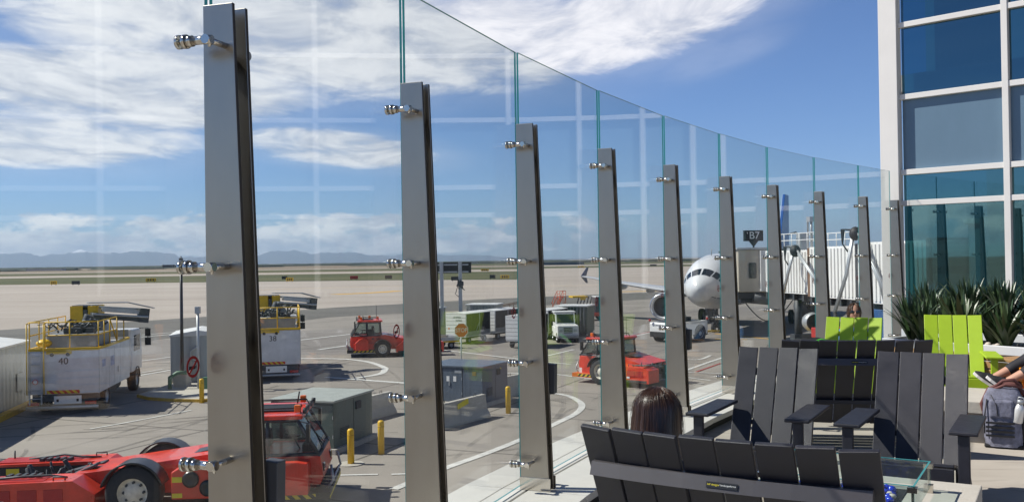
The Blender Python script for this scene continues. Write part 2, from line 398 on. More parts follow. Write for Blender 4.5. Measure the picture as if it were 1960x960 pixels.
# ================================================================== GROUND
def concrete_ground(name, c_lo, c_hi, joints=None, rot=0, joint_dark=.55, streak=(1, 1, 1), scale=.25, rough=.9):
    m, nt, b = nodes_of(name); N, L = nt.nodes, nt.links
    b.inputs['Roughness'].default_value = rough; b.inputs['Specular IOR Level'].default_value = .25
    tc = N.new('ShaderNodeTexCoord'); mp = N.new('ShaderNodeMapping'); mp.inputs['Rotation'].default_value = (0, 0, R(rot)); mp.inputs['Scale'].default_value = streak
    L.new(tc.outputs['Object'], mp.inputs['Vector'])
    a = N.new('ShaderNodeTexNoise'); a.inputs['Scale'].default_value = scale; a.inputs['Detail'].default_value = 9; a.inputs['Roughness'].default_value = .68
    L.new(mp.outputs[0], a.inputs['Vector'])
    cr = N.new('ShaderNodeMapRange'); cr.inputs['From Min'].default_value = .3; cr.inputs['From Max'].default_value = .7
    L.new(a.outputs['Fac'], cr.inputs['Value'])
    mx = N.new('ShaderNodeMix'); mx.data_type = 'RGBA'; mx.inputs[6].default_value = (*c_lo, 1); mx.inputs[7].default_value = (*c_hi, 1)
    L.new(cr.outputs[0], mx.inputs[0]); out = mx.outputs[2]
    # oil and tyre stains
    s = N.new('ShaderNodeTexNoise'); s.inputs['Scale'].default_value = scale*3.1; s.inputs['Detail'].default_value = 5
    L.new(mp.outputs[0], s.inputs['Vector'])
    sr = N.new('ShaderNodeMapRange'); sr.inputs['From Min'].default_value = .62; sr.inputs['From Max'].default_value = .78; sr.inputs['To Min'].default_value = 1; sr.inputs['To Max'].default_value = .62
    L.new(s.outputs['Fac'], sr.inputs['Value'])
    v = N.new('ShaderNodeVectorMath'); v.operation = 'SCALE'; L.new(out, v.inputs[0]); L.new(sr.outputs[0], v.inputs['Scale']); out = v.outputs[0]
    if joints:
        mp2 = N.new('ShaderNodeMapping'); mp2.inputs['Rotation'].default_value = (0, 0, R(rot)); L.new(tc.outputs['Object'], mp2.inputs['Vector'])
        br = N.new('ShaderNodeTexBrick'); br.offset = 0; br.inputs['Scale'].default_value = 1
        br.inputs['Brick Width'].default_value = joints[0]; br.inputs['Row Height'].default_value = joints[1]; br.inputs['Mortar Size'].default_value = joints[2]
        br.inputs['Color1'].default_value = (1,1,1,1); br.inputs['Color2'].default_value = (.90,.90,.90,1); br.inputs['Mortar'].default_value = (joint_dark,)*3 + (1,)
        br.inputs['Bias'].default_value = 0
        L.new(mp2.outputs[0], br.inputs['Vector'])
        m2 = N.new('ShaderNodeVectorMath'); m2.operation = 'MULTIPLY'; L.new(out, m2.inputs[0]); L.new(br.outputs['Color'], m2.inputs[1]); out = m2.outputs[0]
    L.new(out, b.inputs['Base Color'])
    return m
def sheet(name, pts, z, m):
    b = B(); b._f([b.bm.verts.new((x, y, z)) for x, y in pts])
    return structure(b.done(name, m, fix=False))
def up_faces(o):
    for p in o.data.polygons:
        if p.normal.z < 0: p.flip()
    return o
G_field = concrete_ground('dry_fields', (.17, .13, .085), (.30, .235, .165), scale=.006, streak=(.25, 1, 1))
G_apron = concrete_ground('apron_concrete', (.255, .23, .20), (.355, .32, .28), (7.5, 6.2, .055), 24, .42, scale=.16)
G_mid = concrete_ground('worn_apron', (.205, .185, .165), (.285, .26, .235), (7.5, 6.2, .05), 24, .55, scale=.1, streak=(.35, 1.2, 1))
G_far = concrete_ground('pale_concrete', (.38, .325, .275), (.49, .43, .375), (30, 15, .12), 12, .82, scale=.035, streak=(.3, 1.6, 1))
G_asph = concrete_ground('asphalt_band', (.125, .118, .106), (.175, .165, .148), scale=.12, streak=(.3, 1, 1))
G_grass = concrete_ground('dry_grass', (.060, .072, .026), (.135, .125, .055), scale=.02, streak=(.3, 1, 1))
G_road = concrete_ground('far_runway', (.38, .33, .28), (.46, .40, .34), scale=.02)
up_faces(sheet('ground', [(-60000,-2000),(60000,-2000),(60000,60000),(-60000,60000)], 0, G_field))
up_faces(sheet('apron', [(-400,-60),(400,-60),(400,300),(-400,300)], .004, G_apron))
up_faces(sheet('worn_apron', [(-90,46),(-40,60),(-22,74),(-5,88),(30,108),(120,150),(120,86),(40,68),(16,56),(2,55),(-7,56.5),(-15,58),(-30,50),(-70,34)], .008, G_mid))
up_faces(sheet('taxilane', [(-900,36),(-70,56),(-36,97),(-22,118),(-2,138),(30,160),(120,200),(420,330),(420,930),(8,930),(2,268),(-40,286),(-120,300),(-900,330)], .010, G_far))
up_faces(sheet('asphalt_band', [(-95,34),(-60,66),(-36,97),(-22,118),(-2,138),(30,160),(120,200),(120,178),(30,139),(-2,110),(-19,97),(-27,70),(-45,48),(-80,26)], .014, G_asph))
up_faces(sheet('grass_strip', [(-900,335),(-120,304),(-40,290),(1,272),(7,400),(7,470),(-900,480)], .018, G_grass))
up_faces(sheet('runway', [(-1400,500),(60,480),(60,560),(-1400,600)], .026, G_road))
up_faces(sheet('meadow', [(-2600,640),(700,600),(900,760),(-2600,820)], .030, G_grass))
up_faces(sheet('far_taxiway', [(-2600,900),(-30,830),(300,930),(300,980),(-30,900),(-2600,1010)], .038, G_road))
up_faces(sheet('far_meadow', [(8,960),(1500,960),(2600,1700),(-300,1700)], .034, G_grass))

# painted lines: ground coordinates of each stroke
def stroke(b, pts, w, z=.020):
    pts = [Vector((x, y, 0)) for x, y in pts]
    if len(pts) > 2:                      # smooth the bends
        q = []
        for k in range(len(pts)-1):
            p0, p1, p2, p3 = pts[max(k-1,0)], pts[k], pts[k+1], pts[min(k+2,len(pts)-1)]
            for t in (0, .2, .4, .6, .8):
                q.append(.5*((2*p1)+(p2-p0)*t+(2*p0-5*p1+4*p2-p3)*t*t+(3*p1-p0-3*p2+p3)*t**3))
        pts = q + [pts[-1]]
    L_, R_ = [], []
    for k, p in enumerate(pts):
        d = (pts[min(k+1,len(pts)-1)] - pts[max(k-1,0)]).normalized(); n = Vector((-d.y, d.x, 0))*w/2
        L_.append(b.bm.verts.new((p.x+n.x, p.y+n.y, z))); R_.append(b.bm.verts.new((p.x-n.x, p.y-n.y, z)))
    for k in range(len(pts)-1): b._f([R_[k], R_[k+1], L_[k+1], L_[k]])
b = B()
for pts, w in (([(-17.5,55.8),(-12.58,55.31),(-9.98,54.66),(-8.27,53.03),(-6.98,50.27),(-6.68,48.8),(-6.74,47.02),(-7.71,45.47)], .34),
               ([(-9.2,46.1),(-5.03,43.44),(-2,41.6)], .34), ([(-15.63,68.44),(-12.61,73.69)], .32), ([(-12.61,60.8),(-11.17,63.54)], .32),
               ([(-7.5,24.85),(-5.06,24.82),(-3.62,24.85)], .13), ([(-3.26,24.83),(-2.4,24.9)], .13),
               ([(-.2,40.6),(1.4,39.54),(2.17,38.7),(2.55,37.09),(2.57,35.77),(2.28,34.33),(1.74,32.92),(.24,29.48),(-.84,27.33),(-1.92,25.42),(-3,23.2)], .26),
               ([(1.3,53.5),(3.73,58.31)], .2), ([(1.0,52.1),(3.03,50.22)], .2), ([(1.4,46.7),(3.29,44.4),(4.5,42.8)], .18),
               ([(6.6,64),(10.65,71.41)], .22), ([(7.4,44.6),(10.56,50.5),(12,53)], .2), ([(9.0,52.3),(10.14,51.62),(11.24,53.72)], .2), ([(6,47.1),(8.4,46.06),(9.51,45.5),(11,44.8)], .16),
               ([(7,45.5),(8.03,44.05),(8.94,42.8)], .16), ([(-23.2,52),(-20.65,57.97)], .2), ([(-20.2,44.5),(-18.13,50.7)], .2), ([(-20.9,44.5),(-18.9,50.7)], .14),
               ([(-14.6,32.4),(-13.63,34.01),(-12.42,36.26)], .12), ([(-4.4,59.3),(-.21,53.88),(1,52.4)], .22), ([(-1,46.9),(.8,46.2)], .2),
               ([(-12,37.3),(-11,38.3)], .2), ([(-33,68),(-25,80)], .3), ([(-30,76),(-20,90)], .25)):
    stroke(b, pts, w)
structure(b.done('painted_lines', 'paint_w', fix=False))
b = B()
stroke(b, [(-31.6,166),(-26,172),(-21.7,181)], 3.0); stroke(b, [(16,159),(24.5,159.4)], 2.2); stroke(b, [(-60,200),(-30,215),(-5,205),(30,200),(80,215)], .6)
stroke(b, [(3,160),(6,178),(3,196)], .6); stroke(b, [(14.8,69),(20,58),(22,50)], .35); stroke(b, [(13.8,64.5),(15.8,63.6)], .25)
structure(b.done('yellow_taxi_lines', 'paint_y', fix=False))
b = B(); stroke(b, [(8.9,46.0),(10.9,49.6)], .1, .025); stroke(b, [(7.0,65.2),(10.9,72.4)], .1, .025)
structure(b.done('red_painted_lines', 'redmat', fix=False))

rnd = random.Random(12)
b = B()
for k in range(60):
    x, y = rnd.uniform(-26, 14), rnd.uniform(24, 80); a = rnd.choice((R(24), R(114), R(70), R(5))) + rnd.uniform(-.25,.25); c = rnd.uniform(-.05,.05); pts = []
    for j in range(7): pts.append((x, y)); a += c; x += math.cos(a)*rnd.uniform(1.2,2.2); y += math.sin(a)*rnd.uniform(1.2,2.2)
    for o_ in (0, 1.7):
        stroke(b, [(p[0]-math.sin(a)*o_, p[1]+math.cos(a)*o_) for p in pts], rnd.uniform(.12,.22), .0165 + .00004*k)
m_, nt_, bs_ = nodes_of('tyre_marks'); bs_.inputs['Base Color'].default_value = (.05,.047,.044,1); bs_.inputs['Roughness'].default_value = .9
tc_ = nt_.nodes.new('ShaderNodeTexCoord'); n_ = nt_.nodes.new('ShaderNodeTexNoise'); n_.inputs['Scale'].default_value = .45; n_.inputs['Detail'].default_value = 6
nt_.links.new(tc_.outputs['Object'], n_.inputs['Vector']); r_ = nt_.nodes.new('ShaderNodeMapRange'); r_.inputs['From Min'].default_value = .40; r_.inputs['From Max'].default_value = .75; r_.inputs['To Min'].default_value = 0; r_.inputs['To Max'].default_value = .42
nt_.links.new(n_.outputs['Fac'], r_.inputs['Value']); nt_.links.new(r_.outputs[0], bs_.inputs['Alpha'])
structure(b.done('tyre_marks', m_, fix=False))

# mountains and the town at their feet
def mountains():
    rnd = random.Random(5); b = B(); rows = []
    Y0 = 21000
    def hgt(x, k):
        a = math.atan2(x, Y0)
        env = max(.08, min(1, (-a+.06)/.30)) if a > -.25 else 1
        h = 430*env*(.72 + .16*math.sin(x/1500+1.1+k) + .13*math.sin(x/620+2.2*k) + .09*math.sin(x/240+k*3) + .05*math.sin(x/97+k*5))
        return max(25, h)
    b.sm = True
    for k, (dy, f_) in enumerate(((0, .0), (700, .5), (1700, .86), (2600, 1.0), (3500, .7), (5000, 0))):
        row = []
        for j in range(401):
            x = -16000 + j*70
            h = hgt(x, .4 + .33*k)*f_ if f_ else -5
            if f_ and f_ < 1: h *= .8 + .25*rnd.random()
            else: h *= .95 + .1*rnd.random()
            row.append((x*(1+dy/Y0), Y0+dy, h))
        rows.append(row)
    b.grid(rows)
    m, nt, bs = nodes_of('mountain_rock'); N, L = nt.nodes, nt.links
    bs.inputs['Roughness'].default_value = .95
    geo = N.new('ShaderNodeNewGeometry'); sep = N.new('ShaderNodeSeparateXYZ'); L.new(geo.outputs['Position'], sep.inputs[0])
    n = N.new('ShaderNodeTexNoise'); n.inputs['Scale'].default_value = .0016; n.inputs['Detail'].default_value = 8; L.new(geo.outputs['Position'], n.inputs['Vector'])
    ad = N.new('ShaderNodeMath'); ad.operation = 'MULTIPLY_ADD'; L.new(n.outputs['Fac'], ad.inputs[0]); ad.inputs[1].default_value = 260; L.new(sep.outputs[2], ad.inputs[2])
    mr = N.new('ShaderNodeMapRange'); mr.inputs['From Min'].default_value = 470; mr.inputs['From Max'].default_value = 520; L.new(ad.outputs[0], mr.inputs['Value'])
    mx = N.new('ShaderNodeMix'); mx.data_type = 'RGBA'; mx.inputs[6].default_value = (.075, .085, .085, 1); mx.inputs[7].default_value = (.85, .86, .9, 1)
    L.new(mr.outputs[0], mx.inputs[0]); L.new(mx.outputs[2], bs.inputs['Base Color'])
    structure(b.done('mountains', m))
mountains()
def plain_belt():
    # low tree belts and roofs of the distant town, one mass at the foot of the mountains
    rnd = random.Random(3); b = B()
    for _ in range(900):
        d = rnd.uniform(1500, 6500); a = rnd.uniform(-.62, .05 if d > 2500 else .6)
        x, y = d*math.sin(a), d*math.cos(a); w = rnd.uniform(15, 90); h = rnd.uniform(1.5, 5)
        b.i = 1 if rnd.random() < .12 else 0
        b.ell((x, y, 0), (w, 12, h), 7, 4) if b.i == 0 else b.box(x-w*.3, x+w*.3, y, y+12, 0, h*.8)
    o = b.done('distant_town_and_trees', [mat('far_trees', (.035, .045, .028), .9, 0, .3, .01), mat('far_roofs', (.45, .43, .42), .8, 0, .2, .01)])
    tag(o, 'dark belt of far trees and pale roofs along the horizon', 'tree belt', kind='stuff')
plain_belt()
# low terminal building far off on the horizon
t = thing('far_hangar', 'long low hangar with flat roof far off on the horizon behind the third post', 'building', (43, 985, 0), 0)
B().box(-18, 32, 0, 30, 0, 2.6).done('wall', mat('far_wall', (.12, .15, .2), .8), t); B().box(-19, 33, -1, 31, 2.6, 3.0).done('roof', 'grey', t)

# haze
def haze():
    b = B().box(-17500, 14500, -70, 26800, -6, 560)
    o = b.done('haze', [], kind='stuff'); m = bpy.data.materials.new('haze_air'); m.use_nodes = True; nt = m.node_tree; nt.nodes.clear()
    out = nt.nodes.new('ShaderNodeOutputMaterial'); v = nt.nodes.new('ShaderNodeVolumePrincipled')
    v.inputs['Color'].default_value = (.62, .78, 1, 1); v.inputs['Density'].default_value = 5.2e-5; v.inputs['Anisotropy'].default_value = .1
    nt.links.new(v.outputs[0], out.inputs['Volume']); o.data.materials.append(m)
    tag(o, 'thin blue air between the apron and the far mountains', 'haze', kind='stuff')
haze()

# ================================================================== GLASS WALL
JP = [(-2.25,-1.35),(-1.88,.15),(-1.49,1.68),(-1.037,3.197),(-.536,4.641),(.039,6.096),(.702,7.527),(1.45,8.92),(2.282,10.287),(3.165,11.62),(4.165,12.93),(5.235,14.18),(6.12,15.19)]
JV = [Vector((x, y)) for x, y in JP]
def heading(k):
    d = JV[min(k+1, len(JV)-1)] - JV[max(k-1, 0)]; return math.atan2(d.x, d.y)
ZB = DZ + .12                  # top of the coping
ZT = 6.48                      # top of the posts
CL = (6.335, 5.592, 4.945, 4.305)
def make_post():
    p = thing('glass_wall_post', '', 'post')
    H = ZT - ZB
    for y0 in (0, .076):
        b = B(); b.prism([(0,0),(.196,0),(.116,H),(0,H)], 'y', y0-.008, y0+.008); o = b.done('plate', ['steel', 'edge'], p, .0025)
        for q in o.data.polygons:
            if q.normal.x > .9: q.material_index = 1
    for z0, z1 in ((.02,.10),(H*.5,H*.5+.05),(H-.2,H-.16)):
        B().box(.015,.09 if z1 < 1 else .065,.010,.066,z0,z1).done('spacer', 'darkslot', p)
    for y in (-.013, .0845): B().box(-.006,.205,y,y+.0045,.002,.085).done('base_trim', 'chrome', p, .001)
    for z in CL:
        zz = z - ZB
        for s_, y, xk in ((-1, -.105, .088), (1, .150, .060)):
            b = B(); yf = -.008 if s_ < 0 else .084
            b.tube([(xk, yf, zz), (xk, y, zz)], .0105, 14)                       # arm out of the plate
            b.tube([(xk, y-.016, zz), (xk, y+.016, zz)], .0155, 18)              # knuckle
            b.tube([(xk+.016, y, zz), (.030, y, zz)], .0145, 18)                  # bolt body
            b.tube([(.030, y, zz), (.010, y, zz)], .0185, 20)
            b.tube([(.009, y, zz), (-.0035, y, zz)], .0235, 22)                    # inner disc against the glass
            b.tube([(-.0165, y, zz), (-.027, y, zz)], .0235, 22)                   # outer disc
            b.tube([(-.0165, y, zz), (-.0035, y, zz)], .010, 10)
            b.tube([(xk+.006, y, zz-.024), (xk+.006, y, zz)], .005, 8)
            b.done('clamp', 'chrome', p)
    return p
PL = ['steel post nearest the camera, off the left edge of the picture', 'second steel post off the left edge, beside the nearest pane',
      'tallest steel post in view, in front of the parked de-icing truck', 'steel post between the green cabinet and the blue cabinet', 'steel post left of the curved painted line, its base on the stone coping',
      'steel post in front of the red tug, left of the long haired woman', 'steel post in front of the aircraft engine, right behind the long haired woman', 'steel post in front of the aircraft nose, left of the left charcoal chair',
      'steel post beside the gate sign, behind the left charcoal chair', 'steel post in front of the white jet bridge, left of the shaded lime chair', 'steel post right behind the shaded lime chair', 'last steel post, against the white corner of the terminal facade']
post0 = make_post()
posts = []
for k in range(12):
    p = post0 if k == 0 else copy_tree(post0)
    posts.append(p)
# posts stand at the joints 1..12
for k, p in enumerate(posts):
    p.location = (JV[k+1].x, JV[k+1].y, ZB); p.rotation_euler = (0, 0, -heading(k+1))
    tag(p, PL[k], 'post', 'steel posts of the glass wall')
for k in (2, 4, 6):
    b = B().prism([(.13,.60),(.20,.61),(.205,.80),(.145,.805)], 'y', .096, .15); b.done('light_fitting', 'fixture', posts[k], .004)
GL = ['glass pane beside the camera, off the left edge', 'large glass pane off the left edge by the shed', 'nearest glass pane in view, in front of the parked de-icing truck',
      'glass pane in front of the green cabinet and two bollards', 'glass pane in front of the blue cabinet and stop sign', 'glass pane in front of the white baggage tractor', 'glass pane in front of the aircraft wing',
      'glass pane in front of the aircraft nose', 'glass pane in front of the gate sign', 'glass pane in front of the left end of the jet bridge', 'glass pane in front of the hoist arms of the jet bridge', 'last glass pane, meeting the terminal corner']
def make_pane(k):
    a, c = JV[k], JV[k+1]
    d = c - a; Lr = d.length; h = math.atan2(d.x, d.y) - .006; mid = (a + c)/2; a = mid - Vector((math.sin(h), math.cos(h)))*Lr/2
    # the joint sits between the two plates of each post
    p = thing('glass_screen', GL[k], 'glass screen', (a.x, a.y, ZB), -math.degrees(h), 'glass panes of the wind screen')
    y0, y1, z0, z1 = .044, Lr+.032, .02, 6.955-ZB
    x0, x1 = -.0165, -.0035
    b = B(); b.quad((x0,y0,z0),(x0,y1,z0),(x0,y1,z1),(x0,y0,z1)); b.quad((x1,y0,z0),(x1,y1,z0),(x1,y1,z1),(x1,y0,z1))
    b.i = 1
    b.quad((x0,y0,z0),(x1,y0,z0),(x1,y0,z1),(x0,y0,z1)); b.quad((x0,y1,z0),(x1,y1,z0),(x1,y1,z1),(x0,y1,z1)); b.quad((x0,y0,z1),(x1,y0,z1),(x1,y1,z1),(x0,y1,z1)); b.quad((x0,y0,z0),(x1,y0,z0),(x1,y1,z0),(x0,y1,z0))
    b.done('sheet', ['glass', 'glassedge'], p)
    # no smoking sticker on the deck side
    b = B(); cy, cz, r = Lr-.075, 5.262-ZB, .036; xf = x1+.0012
    def ring(ra, rb, mi, x, n=40):
        b.i = mi
        for j in range(n):
            t0, t1 = 2*math.pi*j/n, 2*math.pi*(j+1)/n
            b.quad((x, cy+ra*math.cos(t0), cz+ra*math.sin(t0)), (x, cy+rb*math.cos(t0), cz+rb*math.sin(t0)), (x, cy+rb*math.cos(t1), cz+rb*math.sin(t1)), (x, cy+ra*math.cos(t1), cz+ra*math.sin(t1)))
    ring(r*.74, r, 0, xf)
    b.i = 1; b.box(xf, xf+.0004, cy-.022, cy+.012, cz-.008, cz+.003); b.box(xf, xf+.0004, cy+.014, cy+.018, cz-.006, cz+.002)
    for q in ((.012,.006),(.016,.013),(.010,.017)): b.box(xf, xf+.0004, cy+q[0]-.005, cy+q[0]+.004, cz+q[1]-.0015, cz+q[1]+.0015)
    b.i = 0; mx = Matrix.Translation((0,cy,cz)) @ Matrix.Rotation(R(45), 4, 'X'); b.box(xf+.0006, xf+.001, -r*.82, r*.82, -.0042, .0042, mx)
    b.done('no_smoking_sticker', [mat('sticker_red', (.30,.012,.012), .5, 0, 0), 'signblack'], p, label='round red and black no smoking sticker')
    return p
for k in range(12): make_pane(k)

# coping stones under the wall, one stone per bay
def offset(k, off):
    h = heading(k); return JV[k] + Vector((math.cos(h), -math.sin(h)))*off
CPL = ['pale coping stones under the glass beside the camera', 'pale coping stones at the left edge of the deck', 'pale coping stones under the pane by the tall post', 'pale coping stones under the pane by the green cabinet',
       'pale coping stones left of the third post in view', 'pale coping stones beside the curved bench', 'pale coping stones behind the long haired woman', 'pale coping stones left of the left charcoal chair arm',
       'pale coping stones behind the left charcoal chair', 'pale coping stones below the jet bridge panes', 'pale coping stones behind the shaded lime chair', 'last pale coping stones at the terminal corner']
for k in range(12):
    b = B()
    def strip(o0, o1, z0, z1):
        g = .006
        a0, a1, c0, c1 = offset(k,o0), offset(k,o1), offset(k+1,o0), offset(k+1,o1)
        d0, d1 = (c0-a0).normalized()*g, (c1-a1).normalized()*g
        q = [a0+d0, a1+d1, c1-d1, c0-d0]
        b.prism([(p.x, p.y) for p in q], 'z', z0, z1)
    strip(-.40, -.135, ZB-.05, ZB); strip(-.128, .034, ZB-.05, ZB); strip(.05, .45, ZB-.05, ZB)
    o = b.done('coping', 'coping', bevel=.004); tag(o, CPL[k], 'coping', 'coping stones under the glass wall')
b = B()
rows = []
for k in range(13):
    a, c = offset(k, -.36), offset(k, .40)
    rows.append((a, c))
for k in range(12):
    (a0, c0), (a1, c1) = rows[k], rows[k+1]
    b.prism([(a0.x,a0.y),(c0.x,c0.y),(c1.x,c1.y),(a1.x,a1.y)], 'z', 0, ZB-.055)
o = b.done('parapet_wall', mat('shaded_kerb', (.045,.043,.04), .8)); tag(o, 'recessed parapet wall, its shade put into a dark colour, carrying the pale coping of the deck', 'wall')  # shade below the coping is put into the wall's base colour

# ================================================================== DECK
FC = Vector((6.30, 15.42)); FD = Vector((.718, -.696)); FN = Vector((-.696, -.718))
G_deck = concrete_ground('deck_paving', (.34, .305, .26), (.47, .43, .37), (1.2, 1.2, .006), 30, .6, scale=1.1, streak=(.35, 1.8, 1), rough=.85)
pts = [tuple(offset(k, .385)) for k in range(0, 13)]
far = FC + FD*20.4
b = B(); b.prism([(-2.1,-9)] + pts + [tuple(FC), tuple(far), (far.x, -9)], 'z', DZ-.35, DZ)
structure(b.done('deck_floor', G_deck))

# ================================================================== TERMINAL FACADE
t = thing('terminal_facade', 'white framed terminal facade with tall blue glass panes at the right', 'building')
def fpt(s, off, z): p = FC + FD*s + FN*off; return (p.x, p.y, z)
def fbox(b, s0, s1, o0, o1, z0, z1):
    q = [fpt(s0,o0,0), fpt(s1,o0,0), fpt(s1,o1,0), fpt(s0,o1,0)]
    b.prism([(p[0],p[1]) for p in q], 'z', z0, z1)
ZL = [DZ+.02, 6.43, 6.93, 8.15, 9.32, 10.52, 11.72, 12.9]
b = B(); fbox(b, -.17, .125, -.02, .16, 0, 13.2); b.done('corner_column', 'offwhite', t, .006)
S = [.125] + [1.72 + 2.40*k for k in range(9)]
for s in S[1:]:
    b = B(); fbox(b, s-.045, s+.045, -.02, .10, DZ, 13.0); b.done('mullion', 'offwhite', t, .004)
for z in ZL[1:]:
    b = B(); fbox(b, .127, S[-1], -.018, .085, z-.043, z+.043); b.done('transom', 'offwhite', t, .004)
b = B(); fbox(b, .127, S[-1], -.018, .085, DZ, DZ+.14); b.done('transom', 'offwhite', t, .004)
for k in range(len(S)-1):
    for j in range(len(ZL)-1):
        b = B(); s0, s1 = S[k]+.02, S[k+1]-.02; z0, z1 = ZL[j]+.02, ZL[j+1]-.02
        tilt = random.uniform(-.002, .002)
        b.quad(fpt(s0,.0,z0), fpt(s1,tilt,z0), fpt(s1,tilt,z1), fpt(s0,.0,z1))
        b.done('window_pane', {0:'facade_teal', 1:'facade_teal', 2:'facade_blind'}.get(j, 'facade_blue'), t)
b = B(); fbox(b, -.15, 20.4, -12, -5.0, 0, 13.1); b.done('wall', 'interior', t)
for z in (3.7, 8.3, 12.95):
    b = B(); fbox(b, -.15, 20.4, -4.98, -.30, z, z+.28); b.done('floor_slab', 'interiordark' if z < 4 else 'interior', t)
for s_ in (2.9, 6.5, 10.2, 14.5):
    b = B(); fbox(b, s_-.25, s_+.25, -2.2, -1.7, 3.99, 8.29); fbox(b, s_-.25, s_+.25, -2.2, -1.7, 8.59, 12.94); b.done('inner_column', 'interior', t)
for k in range(16):
    b = B(); fbox(b, .7+1.2*k, .95+1.2*k, -4.4, -.6, 12.75, 12.9); b.done('ceiling_panel', 'white', t)
b = B(); fbox(b, .35, .50, -4.5, -.5, 8.6, 12.9); b.done('inner_partition', 'interior', t)
for k in range(6):
    b = B(); fbox(b, 1.2+3*k, 2.4+3*k, -3.2, -2.5, 3.99, 4.9); b.done('counter', 'interiordark', t)
b = B(); fbox(b, -.4, 20.6, -12.2, .35, 13.2, 13.6); b.done('roof', 'offwhite', t)
# ================================================================== VEHICLES
def wheel(parent, c, r, w, axis='y', rimm='rim', side=-1, rimr=.55, name='wheel'):
    """a wheel: tyre with the rim as its own child; side is the face that shows the rim"""
    b = B(); h = w/2
    prof = [(r*rimr, -h), (r*.93, -h), (r, -h*.75), (r, h*.75), (r*.93, h), (r*rimr, h)]
    b.lathe(prof, (0,0,0), axis, 28, cap=False)
    o = b.done(name, 'tyre', parent); o.location = c
    b = B(); b.lathe([(r*rimr*1.01, -h*.9), (r*rimr*.9, -h*.55), (r*.38, -h*.35), (r*.30, -h*.7), (.001, -h*.7)], (0,0,0), axis, 24, cap=False)
    b.lathe([(r*rimr*1.01, h*.9), (r*rimr*.9, h*.55), (r*.38, h*.35), (r*.30, h*.7), (.001, h*.7)], (0,0,0), axis, 24, cap=False)
    b.i = 1
    for j in range(8):
        a = 2*math.pi*j/8
        for sg in (-1, 1):
            q = (r*.36*math.cos(a), r*.36*math.sin(a))
            if axis == 'y': p0, p1 = (q[0], sg*h*.35, q[1]), (q[0], sg*h*.62, q[1])
            else: p0, p1 = (sg*h*.35, q[0], q[1]), (sg*h*.62, q[0], q[1])
            b.tube([p0, p1], r*.055, 6)
    b.done('rim', [rimm, 'dgrey'], o)
    return o
